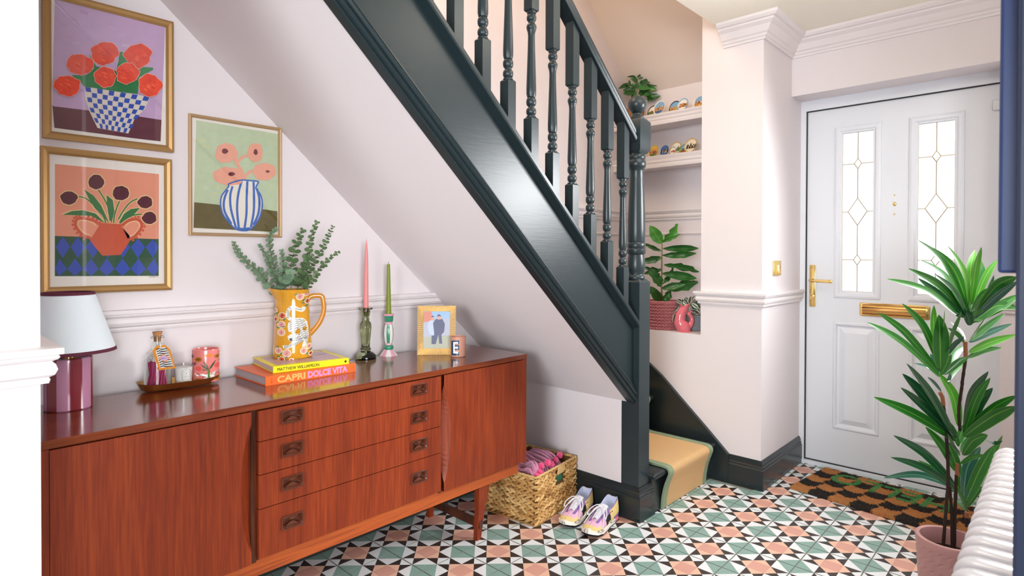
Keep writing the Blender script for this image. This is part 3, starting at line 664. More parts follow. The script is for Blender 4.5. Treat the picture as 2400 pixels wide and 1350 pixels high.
def art2(a):
    a.poly([(183, 203), (1097, 292), (1095, 864), (182, 836)], '#e3967a', .05)
    a.poly([(182, 836), (1095, 864), (1095, 1187), (182, 1190)], '#31553c', .15)
    def dia(cx, cy, hw, hh, col):
        p = [(cx, cy-hh), (cx+hw, cy), (cx, cy+hh), (cx-hw, cy)]
        p = [(min(max(x, 183), 1094), min(max(y, 840+(x-182)*.03), 1187)) for x, y in p]
        a.k = 3; a.poly(p, col, .08)
    for k in range(8):
        dia(272+k*132-20, 933, 64, 98, '#3b52ae'); dia(286+k*139-65, 1128, 68, 96, '#3b52ae')
    a.k = 6
    cr, gr, tc, mr = '#e8c98f', '#3d7443', '#c9593c', '#5b2732'
    def stem(p): a.line(p, 22, cr); a.line(p, 12, gr)
    lv = [[(440, 428), (520, 480), (590, 570), (640, 680), (660, 725), (600, 660), (530, 590), (475, 500)], [(250, 650), (330, 618), (430, 610), (540, 640), (625, 725), (500, 660), (380, 655)], [(635, 475), (690, 520), (705, 620), (680, 725), (650, 640), (640, 560)], [(930, 590), (870, 655), (800, 690), (740, 725), (790, 640), (850, 600)]]
    for p in lv:
        c_ = (sum(x for x, _ in p)/len(p), sum(y for _, y in p)/len(p)); a.poly([(c_[0]+(x-c_[0])*1.07+(6 if x > c_[0] else -6), c_[1]+(y-c_[1])*1.05+(5 if y > c_[1] else -5)) for x, y in p], cr)
    for p in ([(565, 430), (620, 520), (655, 600), (665, 700)], [(385, 490), (450, 505), (530, 570), (600, 650), (630, 722)], [(750, 530), (725, 590), (705, 660), (698, 722)], [(905, 510), (840, 545), (780, 620), (740, 690)], [(945, 645), (870, 655), (800, 690), (755, 725)]): stem(p)
    for p in lv: a.poly(p, gr, .2)
    for sgn, pts in ((1, [(575, 738), (530, 705), (470, 688), (410, 680), (372, 692), (362, 740), (395, 795), (440, 835), (500, 858)]), (-1, [(770, 748), (810, 712), (860, 692), (905, 690), (938, 715), (945, 755), (915, 805), (870, 850), (825, 870)])):
        a.poly(pts, '#e3967a', .05); a.line(pts, 24, tc); inn = [((x-sum(q[0] for q in pts)/9)*.72+sum(q[0] for q in pts)/9, (y-sum(q[1] for q in pts)/9)*.72+sum(q[1] for q in pts)/9) for x, y in pts]
        a.line(inn, 7, cr)
        cx, cy = sum(q[0] for q in pts)/9, sum(q[1] for q in pts)/9
        for i, (x, y) in enumerate(spline([(x, y, 0) for x, y in pts], 2)[1:-2] and [(q.x, q.y) for q in spline([(x, y, 0) for x, y in pts], 2)][1:-2]):
            d = math.hypot(x-cx, y-cy); a.k = 14; a.blob(x+(x-cx)/d*24, y+(y-cy)/d*24, 11, 11, tc, 10, 0)
    a.k = 15
    a.poly([(560, 720), (675, 728), (785, 736), (765, 752), (835, 830), (845, 868), (810, 930), (758, 1003), (600, 1010), (535, 935), (488, 868), (492, 835), (555, 748)], tc, .12)
    for cx, cy, rx, ry in ((545, 362, 70, 62), (305, 502, 76, 56), (760, 460, 72, 66), (975, 540, 66, 52), (1012, 678, 64, 52)):
        a.k = 17; a.blob(cx, cy, rx+8, ry+8, cr, j=.05); a.blob(cx, cy, rx, ry, mr, j=.05)
    a.line([(1010, 1205), (1022, 1190), (1030, 1200), (1045, 1185), (1050, 1202), (1065, 1192), (1090, 1198)], 3, '#6b6460')
def art3(a):
    a.poly([(1425, -182), (2144, -60), (2138, 622), (1620, 562), (1405, 542)], '#bccba8', .12)
    for i in range(22):
        x, y = rnd.uniform(1440, 2040), rnd.uniform(-60, 460); a.line([(x, y), (x+rnd.uniform(30, 80), y+rnd.uniform(-10, 30))], rnd.uniform(20, 40), rnd.choice(['#b3cdb8', '#c6ce9f', '#bfd0ae', '#b2c9b4']))
    a.k = 25; a.poly([(1405, 540), (1620, 562), (1640, 570), (2000, 600), (2137, 620), (2135, 803), (1900, 790), (1400, 765)], '#5f5426', .35)
    a.k = 27
    pk = '#e9a58c'
    for p in ([(1770, 150), (1775, 200), (1820, 260), (1850, 350)], [(1865, 125), (1810, 160), (1780, 200)], [(1930, 262), (1880, 285), (1845, 330)]): a.line(p, 26, pk)
    body = [(1702, 385), (1725, 372), (1815, 346), (1890, 350), (1965, 358), (1958, 385), (1948, 420), (1985, 470), (2003, 540), (1995, 620), (1965, 700), (1890, 782), (1780, 780), (1715, 720), (1660, 650), (1638, 570), (1645, 490), (1690, 425), (1708, 400)]
    a.poly(body, '#e9e4d6', .03)
    bl = '#3566b6'
    for p in ([(1742, 400), (1722, 480), (1728, 600), (1772, 765)], [(1822, 352), (1792, 470), (1782, 600), (1797, 770)], [(1872, 356), (1866, 500), (1864, 640), (1848, 765)], [(1926, 360), (1930, 470), (1928, 620), (1903, 760)], [(1700, 430), (1668, 520), (1672, 620), (1732, 730)], [(1955, 420), (1978, 520), (1968, 640), (1925, 740)]): a.line(p, 20, bl)
    a.line(body+[body[0]], 13, bl); a.line([(1775, 772), (1830, 778), (1900, 772)], 26, bl)
    for i, (cx, cy, rx, ry) in enumerate(((1685, 108, 98, 88), (1942, 105, 68, 88), (1712, 312, 140, 82), (2022, 272, 100, 80))):
        a.k = 36; a.blob(cx, cy, rx, ry, pk, j=.06)
    for cx, cy, rx, ry in ((1674, 92, 28, 22), (1945, 100, 18, 25), (1733, 292, 30, 17), (2050, 270, 17, 11)): a.k = 39; a.blob(cx, cy, rx, ry, '#6d2530')
picture('gold framed print of red flowers in a blue checked vase, upper of the left pair', [(103.5, -32), (409, 55), (406, 358), (97, 320)], .408, .021, .022, GOLD, PAPER, (A1, art1))
picture('gold framed print of dark tulips in a terracotta urn, below the red flowers', [(97, 338), (405, 376.5), (402, 682), (95, 688)], .408, .021, .022, GOLD, PAPER, (A2, art2))
picture('thin pale gold framed print of peach poppies in a blue striped vase', [(446, 263), (663, 303), (658, 558), (441, 550)], .418, .011, .014, GOLD2, PAPER, (A2, art3))

# ================================================================ things on the sideboard
SZ = TZ
def on_top(px, py, z=SZ): p = onZ(z, px, py); return p
# --- table lamp
c = atD(1.64, 161, 900); c.z = SZ
lamp = thing('table_lamp', 'striped burgundy and lilac table lamp with a pale blue shade trimmed in burgundy', 'lamp', c)
rb = .0565
LM = [M('lamp_lilac', '#b9819f', .15, coat=.5), M('lamp_burgundy', '#7d2630', .15, coat=.5)]
MB().lathe([(0, .96*rb), (.003, rb), (.02, rb), (.132, rb), (.140, .985*rb), (.143, .93*rb), (.143, .3*rb)], c, 48, mf=lambda i, k: ((k+1)//4) % 2).build('base', LM, lamp, smooth=True)
MB().lathe([(0, .016), (.012, .016), (.014, .012), (.05, .012)], c+Vector((0, 0, .142)), 16).build('socket', BRASS, lamp, smooth=True)
zs0 = .158; hs = .165; r0, r1 = .112, .060
SH = M('lamp_shade', '#dfe9ef', .85, bump=.15, bscale=900); BR_ = M('shade_trim', '#5a1f33', .8)
sh = MB().lathe([(zs0, r0), (zs0+hs, r1), (zs0+hs, r1-.003), (zs0, r0-.003), (zs0, r0)], c, 48).build('shade', SH, lamp, smooth=True)
k_ = (r0-r1)/hs
MB().lathe([(zs0-.001, r0+.001), (zs0+.008, r0+.0012-k_*.008), (zs0+.008, r0-.004-k_*.008), (zs0-.001, r0-.004), (zs0-.001, r0+.001)], c, 48).build('trim', BR_, sh, smooth=True)
MB().lathe([(zs0+hs-.007, r1+.0012+k_*.007), (zs0+hs+.001, r1+.001), (zs0+hs+.001, r1-.004), (zs0+hs-.007, r1-.004), (zs0+hs-.007, r1+.0012+k_*.007)], c, 48).build('trim', BR_, sh, smooth=True)

# --- brass tray and what stands in it
tc = on_top(422, 912); dirx = Vector((1, 0, 0))
tL, tR = atD(1.97, 318, 912), atD(2.16, 525, 888)
tl2 = on_top(345, 922); trr = on_top(500, 900)
ctr = (tl2+trr)/2; ctr.y += .022; ctr.z = SZ; ang = math.atan2(trr.y-tl2.y, trr.x-tl2.x)
TB = M('tray_brass', '#d8b06a', .27, metal=.95)
ty = thing('brass_tray', 'long narrow aged brass tray with upturned ends on the sideboard', 'tray', ctr, ang)
b = MB(); N = 36; hl = (trr-tl2).length/2*1.12
def trl(a, kx, ky, z):
    ca, sa = math.cos(a), math.sin(a); x = kx*math.copysign(abs(ca)**.75, ca); y = ky*math.copysign(abs(sa)**.6, sa)
    return ctr+Matrix.Rotation(ang, 3, 'Z') @ Vector((x, y, z))
Ls = [(hl*.92, .034, .004), (hl*1.0, .041, .008), (hl*1.12, .052, .022+.004), (hl*1.125, .053, .0265), (hl*1.09, .048, .026), (hl*.97, .038, .0115), (hl*.9, .032, .0095)]
vs = [trl(2*PI*i/N, *l[:2], l[2]) for l in Ls for i in range(N)]
# the ends turn up higher than the long sides
vs = [v+Vector((0, 0, .006*max(0, abs((Matrix.Rotation(-ang, 3, 'Z') @ (v-ctr)).x)/hl-.8)/.3)) if i >= 2*N and i < 5*N else v for i, v in enumerate(vs)]
b.add(vs, [(k*N+i, k*N+(i+1) % N, (k+1)*N+(i+1) % N, (k+1)*N+i) for k in range(6) for i in range(N)]+[tuple(range(N)), tuple(6*N+i for i in range(N))])
b.build('tray', TB, ty, smooth=True, ang=50)
TF = SZ+.0098
def at_line(px, z, v):  # point at height z whose picture column is px, at local tray offset v
    d = ray(px, 800); n = Vector((-math.sin(ang), math.cos(ang), 0)); p0 = ctr+n*v
    t = ((p0-CAMP).dot(n))/d.dot(n); p = CAMP+d*t; return Vector((p.x, p.y, z))
GL = M('clear_glass', '#f4f8f6', .02, trans=1.0, ior=1.45)
c = at_line(369, TF, .004); s_ = depth(c)/FPX
bt = thing('match_bottle', 'clear glass bottle of pink-tipped matches with cork and orange zebra tag', 'bottle', c)
rB = 34*s_/stretch(369); KZ = 131*s_/.134
MB().lathe([(z*KZ, r_) for z, r_ in [(0, rB*.92), (.003, rB), (.062, rB), (.074, rB*.93), (.083, rB*.72), (.089, rB*.46), (.093, rB*.38), (.118, rB*.36), (.119, rB*.46), (.123, rB*.46), (.124, rB*.28), (.092, rB*.28), (.086, rB*.5), (.078, rB*.78), (.062, rB*.93), (.006, rB*.93), (.004, 0)]], c, 32).build('bottle', GL, bt, smooth=True, ang=60)
ck = M('cork', '#b98252', .9, var=.35, vscale=300)
MB().lathe([(z*KZ, r_) for z, r_ in [(.110, rB*.25), (.124, rB*.27), (.133, rB*.36), (.134, 0)]], c, 18).build('cork', ck, bt, smooth=True, ang=40)
mp_ = MB(); mh = MB(); PK = [M('match_pink', '#c0176a', .6), M('match_tip', '#f3e3e6', .7)]
for k in range(46):
    a0 = 2*PI*k*.382; rr0 = rB*.72*math.sqrt((k+.5)/46); rr1 = rr0*.8
    p0 = c+Vector((rr0*math.cos(a0), rr0*math.sin(a0), .005*KZ)); a1 = a0+.75; pm = c+Vector((rr1*.9*math.cos(a0+.4), rr1*.9*math.sin(a0+.4), .034*KZ)); p1 = c+Vector((rr0*math.cos(a1), rr0*math.sin(a1), .066*KZ+rnd.uniform(-.003, .003)))
    mp_.tube([p0, pm, p1], .0027, 5); mh.ball(p1+Vector((0, 0, .002)), (.0033, .0033, .005), 0, 6, 4)
stuff(mp_.build('match_sticks', PK[0], bt)); stuff(mh.build('match_tips', PK[1], bt))
# swing tag
tg_o = atD(depth(c)-.052, 352, 806); ex = (rt*.985+up*.2).normalized(); ey = (up*.985-rt*.2).normalized(); sc = depth(tg_o)/FPX
def TG(x, y, k=0): return CAMP + ray(300+x/7.5, 760+y/7.5)*(depth(tg_o)-.0004*k)
b = MB(); b.poly([TG(425, 470), TG(490, 385), (TG(650, 362)), TG(740, 440), TG(835, 770), TG(545, 812)], 0)
b.poly([TG(485, 480, 1), TG(530, 420, 1), TG(640, 400, 1), TG(705, 460, 1), TG(800, 740, 1), TG(570, 770, 1)], 1)
for i in range(9):
    y = 425+i*38; x0 = 492+i*9; x1 = 690+i*12
    if y > 760: continue
    def cl(x, yy): return (x, min(yy, 762))
    b.poly([TG(x0, y+14, 2), TG(x0+50, y-6, 2), TG((x0+x1)/2, y+8, 2), TG(x1, y-4, 2), TG(x1+4, y+8, 2), TG((x0+x1)/2, y+26, 2), TG(x0+50, y+10, 2), TG(x0+6, y+28, 2)], 2)
b.poly([TG(530, 600, 3), TG(622, 522, 3), TG(738, 585, 3), TG(658, 672, 3)], 0); b.poly([TG(548, 600, 4), TG(624, 538, 4), TG(718, 587, 4), TG(655, 655, 4)], 3)
b.poly([TG(560, 605, 5), TG(600, 590, 5), TG(650, 592, 5), TG(700, 590, 5), TG(650, 600, 5), TG(600, 606, 5)], 4)
b.build('tag', [M('tag_orange', '#ef9a34', .7), M('tag_white', '#f5f2ec', .7), BLACK, M('tag_lilac', '#dcbce6', .7), M('tag_script', '#8f74b8', .7)], bt, label='orange tag with a zebra stripe panel and lilac diamond')
MB().tube([TG(560, 430, 3), TG(575, 378, 3), c+Vector((.014, -.006, .108*KZ))], .0012, 5).build('tag_string', WHITE, bt)
# white candle
c = at_line(430, TF, -.004); s_ = depth(c)/FPX; rW = 23.5*s_/stretch(430); HW = 47*s_/.0585
wc = thing('candle_glass', 'small white candle in a clear tumbler with an oval label', 'candle', c)
MB().lathe([(z*HW, r_) for z, r_ in [(0, rW*.84), (.003, rW*.88), (.058, rW), (.0585, rW*.95), (.005, rW*.84), (.0045, 0)]], c, 28).build('tumbler', pane('thin_glass', (.96, .97, .97)), wc, smooth=True, ang=60)
MB().lathe([(z*HW, r_) for z, r_ in [(.006, rW*.80), (.050, rW*.93), (.0505, 0)]], c, 28).build('wax', M('wax_white', '#f4f1ee', .6, sub=.1), wc, smooth=True, ang=60)
def surf(c, rf, off=.0006):
    """returns f(u, z): point on the camera-facing side of a round body; u = metres right of the axis as seen"""
    e = Vector((CAMP.x-c.x, CAMP.y-c.y, 0)).normalized(); r_ = Vector((-e.y, e.x, 0))
    def f(u, z, k=0):
        rad = rf(z); a = math.asin(max(-1, min(1, u/rad))); rad += off+k*.00025
        return c+r_*(rad*math.sin(a))+e*(rad*math.cos(a))+Vector((0, 0, z))
    return f
class Dec:
    def __init__(s, f): s.f = f; s.mb = MB(); s.mats = []; s.k = 0
    def mi(s, col):
        m_ = M('glaze_'+col, col, .25, coat=.3)
        if m_ not in s.mats: s.mats.append(m_)
        return s.mats.index(m_)
    def poly(s, pts, col):
        """fan from the centroid so the patch follows the curve"""
        s.k += 1; cx = sum(p[0] for p in pts)/len(pts); cz = sum(p[1] for p in pts)/len(pts); n = len(pts)
        P = [(cx, cz)]+[((x+cx)/2, (z+cz)/2) for x, z in pts]+list(pts)
        s.mb.add([s.f(x, z, s.k*.12) for x, z in P], [(0, 1+i, 1+(i+1) % n) for i in range(n)]+[(1+i, 1+n+i, 1+n+(i+1) % n, 1+(i+1) % n) for i in range(n)], s.mi(col))
    def disc(s, x, z, r, col, n=10, rz=None): s.poly([(x+r*math.cos(2*PI*i/n), z+(rz or r)*math.sin(2*PI*i/n)) for i in range(n)], col)
    def line(s, pts, w, col, n=4, k=None):
        P = [p.to_2d() for p in spline([(x, z, 0) for x, z in pts], n)]; L = []; Q = []
        for i, p in enumerate(P):
            t = (P[min(i+1, len(P)-1)]-P[max(i-1, 0)]); t = t.normalized() if t.length > 1e-9 else Vector((1, 0)); nn = Vector((-t.y, t.x)); L.append(p+nn*w/2); Q.append(p-nn*w/2)
        s.k += 1; kk = len(P); s.mb.add([s.f(q.x, q.y, s.k*.12) for q in L+Q], [(i, i+1, kk+i+1, kk+i) for i in range(kk-1)], s.mi(col))
    def build(s, name, parent, label=None): return s.mb.build(name, s.mats, parent, label=label)
d = Dec(surf(c, lambda z: rW*(.88+.12*z/(.058*HW)))); ox = 6*s_
def oval(w_, h_, n=28): return [(ox+w_*math.copysign(abs(math.cos(a))**.7, math.cos(a)), .033+h_*math.copysign(abs(math.sin(a))**.8, math.sin(a))) for a in [2*PI*i/n for i in range(n+1)]]
d.line(oval(.0135, .0205), .0006, '#55534f', 1); d.line(oval(.0118, .0186), .0004, '#6a6864', 1); d.line(oval(.0082, .0135), .0005, '#55534f', 1)
for i in range(22):
    x, z = ox+rnd.uniform(-.005, .005), .033+rnd.uniform(-.009, .009); d.line([(x-.0006, z), (x, z+rnd.uniform(.0006, .0014)), (x+.0005, z-.0004)], .0005, '#2b2a29', 1)
d.build('label_print', wc)
# pink patterned pot
c = at_line(482, TF, .006); s_ = depth(c)/FPX; rP = 32.5*s_/stretch(482); HP = 75*s_/.0925
pp = thing('ceramic_pot', 'pink ceramic candle pot painted with a green palm on the tray', 'pot', c)
CP = M('pot_pink', '#e8837f', .18, coat=.5)
MB().lathe([(z*HP, r_) for z, r_ in [(0, rP*.97), (.003, rP), (.090, rP), (.0925, rP*.98), (.0925, rP*.93), (.090, rP*.91), (.06, rP*.91), (.0595, 0)]], c, 32).build('pot', CP, pp, smooth=True, ang=50)
d = Dec(surf(c, lambda z: rP)); U = s_
def pz(y): return .0925*HP-(y-480)/7.5*U*.985
def px_(x): return (x-1325)/7.5*U
for x, y, r_ in ((1215, 640, 58), (1505, 605, 50), (1210, 1010, 55), (1505, 990, 50)): d.disc(px_(x), pz(y), r_/7.5*U, '#b5761f', 12, r_*.75/7.5*U); d.disc(px_(x), pz(y), r_*.6/7.5*U, '#7c4a17', 8, r_*.45/7.5*U)
for x, y, r_ in ((1215, 800, 45), (1500, 765, 42)): d.disc(px_(x), pz(y), r_/7.5*U, '#e05a54', 12)
d.disc(px_(1370), pz(575), 65/7.5*U, '#ee8b3c', 10, 30/7.5*U)
for x, y in ((1120, 590), (1555, 540), (1160, 715), (1550, 680)):
    for a_ in range(5): d.line([(px_(x), pz(y)), (px_(x)+36/7.5*U*math.cos(a_*1.25), pz(y)+36/7.5*U*math.sin(a_*1.25))], 9/7.5*U, '#3f3a4d', 1)
d.poly([(px_(1160), pz(880)), (px_(1250), pz(890)), (px_(1370), pz(930)), (px_(1480), pz(860)), (px_(1560), pz(825)), (px_(1560), pz(880)), (px_(1450), pz(960)), (px_(1320), pz(990)), (px_(1180), pz(930))], '#efe3dc')
for i in range(46):
    t_ = rnd.random(); x = 1170+t_*380; y = 905+math.sin(t_*3)*45-(40*t_)+rnd.uniform(-30, 30); d.line([(px_(x-5), pz(y)), (px_(x+6), pz(y-5))], 7/7.5*U, '#4a3438', 1)
d.line([(px_(1372), pz(985)), (px_(1368), pz(900)), (px_(1375), pz(830))], 26/7.5*U, '#4d7c35')
for tip in ((1285, 650), (1478, 660), (1248, 725), (1440, 720), (1270, 820)):
    mx_, my_ = (tip[0]+1375)/2, (tip[1]+830)/2; nx, ny = -(tip[1]-830), (tip[0]-1375); l_ = math.hypot(nx, ny); nx, ny = nx/l_*15, ny/l_*15
    d.poly([(px_(1375), pz(830)), (px_(mx_+nx), pz(my_+ny)), (px_(tip[0]), pz(tip[1])), (px_(mx_-nx), pz(my_-ny))], '#3c5a32')
d.build('painted_palm', pp, 'painted palm, oranges and leopard spots')

# --- books
def book(label, FL, FR, z0, h, depthm, cov, pages, name='hardback_book', group=None, rise=.002):
    FL, FR = Vector((FL.x, FL.y, z0)), Vector((FR.x, FR.y, z0)); e = (FR-FL).normalized(); n = Vector((-e.y, e.x, 0)); L = (FR-FL).length
    az = math.atan2(e.y, e.x); t = thing(name, label, 'book', FL+e*L/2+n*depthm/2, az)
    T = lambda x, y, z: FL+e*x+n*y+Vector((0, 0, z))
    def bx(mb, x0, x1, y0, y1, a, b_, r=.0008):
        m4 = Matrix((e, n, Vector((0, 0, 1)))).transposed().to_4x4(); m4.translation = FL; mb.rbox(x0, x1, y0, y1, a, b_, r, mat=m4, seg=1)
    mb = MB(); bx(mb, 0, L, 0, depthm, 0, .0026); bx(mb, 0, L, 0, depthm, h-.0026, h); bx(mb, 0, L, 0, .003, .001, h-.001)
    cv = mb.build('cover', cov, t); mb = MB(); bx(mb, .004, L-.004, .003, depthm-.004, .0026, h-.0026); mb.build('pages', pages, t)
    return t, T, e, n, L
pg = M('book_pages', '#cfc8cc', .9, var=.12, vscale=900); pg2 = M('book_pages_grey', '#b9b4b8', .9, var=.15, vscale=900)
f1, f2 = on_top(622, 906), on_top(834, 871); dpb = .245
bo, T, e, n, L = book('large orange hardback book lying under a yellow book', f1, f2, SZ, .031, dpb, M('orange_cover', '#ef6a2c', .4), pg2)
m4 = frame4(T(.042, -.0006, .0075), e, (0, 0, 1))
kk = L/.33
tx = text_mesh('CAPRI', .029, M('spine_yellow', '#f4b463', .5), bo, 'spine_lettering', frame4(T(L*.115, -.0006, .0065), e, (0, 0, 1)), bold=.0009, sx=1.27)
text_mesh('DOLCE VITA', .029, M('spine_pink', '#ef8fc4', .5), bo, 'spine_lettering', frame4(T(L*.435, -.0006, .0065), e, (0, 0, 1)), bold=.0014, sx=.93)
for xx in (.06, .965):
    p0 = T(L*xx, -.0006, .006); MB().add([T(L*xx, -.0005, .006), T(L*xx+.002, -.0005, .006), T(L*xx+.002, -.0005, .024), T(L*xx, -.0005, .024)], [(0, 1, 2, 3)]).build('spine_mark', M('spine_dark', '#c04a1c', .5), bo)
z2 = SZ+.0312
g1, g2 = onZ(z2, 640, 875), onZ(z2, 818, 853)
by, T, e, n, L = book('yellow hardback book on top of the orange book, under the tiger jug', g1, g2, z2, .022, .232, M('yellow_cover', '#f6e522', .35), pg)
text_mesh('MATTHEW WILLIAMSON', .0158, BLACK, by, 'spine_lettering', frame4(T(L*.05, -.0006, .0055), e, (0, 0, 1)), sx=.82)
MB().lathe([(0, .0042), (.0004, .0042)], (0, 0, 0), 12).build('x', BLACK).name = 'spine_emblem'
em = bpy.data.objects['spine_emblem']; em.data.transform(LOC[by].inverted() @ Matrix.Translation(T(L*.95, -.0002, .011)) @ Matrix.Rotation(R(90), 4, 'X')); em.parent = by
# cover photograph panel
zc_ = .0222
mb = MB(); mb.add([T(.02, .02, zc_), T(L-.02, .02, zc_), T(L-.02, .212, zc_), T(.02, .212, zc_)], [(0, 1, 2, 3)], 0)
cl = ['#d9a9a8', '#b7a5bb', '#e4c9c0', '#8f8ba0', '#d7b79a']
for i in range(16):
    x, y = rnd.uniform(.03, L-.07), rnd.uniform(.03, .17); a_, b_ = rnd.uniform(.02, .05), rnd.uniform(.01, .04); k = rnd.randrange(1, 6)
    mb.add([T(x, y, zc_+.0001*(i+1)*.2), T(x+a_, y+rnd.uniform(-.005, .005), zc_+.00002*(i+1)), T(x+a_, y+b_, zc_+.00002*(i+1)), T(x, y+b_, zc_+.00002*(i+1))], [(0, 1, 2, 3)], k)
mb.build('cover_photo', [M('cover_ph0', '#c9a3ac', .25)]+[M('cover_ph%d' % (i+1), c_, .25) for i, c_ in enumerate(cl)], by, label='glossy interior photograph on the cover')
YT = z2+.0226

# --- tiger jug
c = onZ(YT, 686, 839); c = atD(depth(c)+.03, 686, 839); c.z = YT; s_ = depth(c)/FPX
jg = thing('tiger_jug', 'tall mustard yellow jug painted with a white striped tiger and pink flowers', 'jug', c)
H = 158*s_; Rb, Rt = 44*s_, 36*s_
def rf(z): t_ = z/H; return Rb+(Rt-Rb)*min(1, t_*1.12)
e_ = Vector((CAMP.x-c.x, CAMP.y-c.y, 0)).normalized(); r_ = Vector((-e_.y, e_.x, 0))
YG = M('jug_yellow', '#e2a11e', .15, coat=.6, var=.16, vscale=22)
b = MB(); NS = 40; prof = [(0, .95), (.003, 1), (.1*H, 1), (.3*H, 1), (.5*H, 1), (.7*H, 1), (.80*H, 1), (.85*H, 1.0), (.9*H, 1.02), (.95*H, 1.05), (1.0*H, 1.07), (1.0*H, .98), (.93*H, .93), (.7*H, .88), (.3*H, .85), (.02*H, .8)]
vs = []
for z, k in prof:
    for i in range(NS):
        a = 2*PI*i/NS; dx, dy = math.cos(a), math.sin(a); rad = rf(z)*k
        lip = max(0, math.cos(a-PI))**6*max(0, (z/H-.78)/.22)**1.3*.42*rad
        zz_2 = z - (0.0 if z < .9*H else .012*H*0)
        p = c+r_*(dx*(rad+lip))+e_*(dy*rad)+Vector((0, 0, zz_2+(lip*.25 if z > .8*H else 0))); vs.append(p)
n_ = len(prof); b.add(vs, [(k*NS+i, k*NS+(i+1) % NS, (k+1)*NS+(i+1) % NS, (k+1)*NS+i) for k in range(n_-1) for i in range(NS)]+[tuple(range(NS)), tuple((n_-1)*NS+i for i in range(NS))])
b.build('body', YG, jg, smooth=True, ang=60)
def JP(x, y): return ((620+x/6.75-686)*s_, (839-(660+y/6.75))*s_)
def J3(x, y, dz=0): u, z = JP(x, y); return c+r_*u+Vector((0, 0, z))+e_*dz
MB().tube(spline([J3(672, 305), J3(720, 262), J3(800, 250), J3(880, 262), J3(905, 330), J3(915, 470), J3(880, 620), J3(810, 740), J3(700, 868)], 5), .0062, 10, ry=1.5).build('handle', M('jug_handle', '#d08a28', .15, coat=.6), jg, smooth=True)
d = Dec(surf(c, rf, .0008)); q_ = lambda x, y: JP(x, y)
def dp(pts, col): d.poly([q_(*p) for p in pts], col)
def dl(pts, w_, col): d.line([q_(*p) for p in pts], w_/6.75*s_, col)
def dd(x, y, rr_, col): d.disc(*q_(x, y), rr_/6.75*s_, col)
W_, K_, PKc, RD, TL, CRM = '#eceae4', '#2b2f3a', '#e59a9a', '#c8402c', '#3f7f6a', '#f3e6b8'
tb = [(440, 590), (520, 575), (600, 585), (650, 640), (668, 740), (672, 850), (660, 930), (632, 1020), (575, 1022), (588, 970), (600, 935), (520, 965), (440, 1010), (380, 1040), (310, 1030), (300, 990), (380, 985), (440, 940), (385, 930), (400, 900), (372, 850), (410, 825), (500, 820), (560, 760), (500, 755), (440, 790), (385, 770), (375, 700), (385, 640)]
d.k = 1
dl([(610, 405), (590, 455), (520, 440), (460, 405), (400, 430), (375, 490), (385, 560), (440, 610)], 56, CRM); dl([(610, 405), (590, 455), (520, 440), (460, 405), (400, 430), (375, 490), (385, 560), (440, 610)], 44, W_)
def fl(pts): # split the body into convex-ish pieces
    dp(pts, W_)
for P_ in ([(430, 590), (520, 572), (600, 582), (655, 640), (672, 740), (560, 760), (480, 700), (430, 650)], [(385, 640), (450, 620), (520, 700), (500, 760), (440, 795), (385, 775), (372, 700)], [(560, 740), (672, 740), (678, 850), (665, 930), (600, 940), (540, 860)], [(372, 850), (410, 822), (520, 815), (600, 860), (600, 940), (500, 960), (430, 940), (385, 900)], [(440, 940), (600, 930), (520, 972), (440, 1012), (380, 1042), (310, 1030), (300, 990), (380, 985)], [(600, 920), (668, 900), (640, 1010), (625, 1026), (575, 1022), (590, 970)]): fl(P_)
for i in range(11):
    y = 605+i*32; xa = 405+max(0, i-4)*26; xb = min(668, 600+i*14)
    if i > 9: continue
    pts = []; nseg = 7
    for j in range(nseg+1): pts.append((xa+(xb-xa)*j/nseg, y+(-9 if j % 2 else 9)+(j-nseg/2)**2*1.1-6))
    dl(pts, 6, K_)
for i in range(14): x = 330+i*20; y = 1015-i*6.5; dl([(x, y-18), (x+6, y+18)], 6, K_)
for i in range(10): t_ = i/10; x = 380+8*math.sin(i)+(0 if i < 5 else (i-4)*36); y = 560-i*28 if i < 5 else 410+(i-5)*9; dl([(x-14, y), (x+14, y+6)], 7, K_)
for i in range(6): dl([(600+i*8, 880+i*22), (660-i*4, 870+i*24)], 6, K_)
for i in range(7): dl([(440+i*22, 850+i*5), (430+i*24, 930)], 5, K_)
dp([(400, 880), (440, 880), (450, 915), (420, 925), (405, 905)], K_); dd(455, 838, 9, K_)
for x, y, rr_ in ((548, 245, 46), (638, 195, 40), (200, 460, 30), (290, 672, 46), (290, 790, 44), (252, 1070, 40), (365, 1108, 52), (598, 1085, 42), (675, 1025, 34)): dd(x, y, rr_+14, CRM); dd(x, y, rr_, PKc); dd(x, y, 7, '#8c2a3a')
for x, y, rr_ in ((302, 535, 42), (210, 592, 34), (650, 320, 34), (292, 1205, 40), (430, 1215, 26), (697, 1140, 26)): dd(x, y, rr_+12, CRM); dd(x, y, rr_, RD); dd(x, y, 9, '#5b2a1c')
for x, y, a_ in ((490, 212, .4), (600, 300, .5), (590, 345, -.3), (640, 390, .8), (220, 505, .9), (235, 640, .3), (320, 700, .2), (245, 715, 0), (240, 1010, -.6), (255, 1155, -.5), (360, 1170, 0), (290, 1110, .8), (640, 1130, .5), (700, 1075, 1.1), (330, 590, 1.2)):
    dx, dy = 30*math.cos(a_), -30*math.sin(a_); nx, ny = -dy*.35, dx*.35; dp([(x-dx, y-dy), (x+nx, y+ny), (x+dx, y+dy), (x-nx, y-ny)], TL)
d.build('painted_tiger', jg, 'painted white tiger among pink and red flowers')

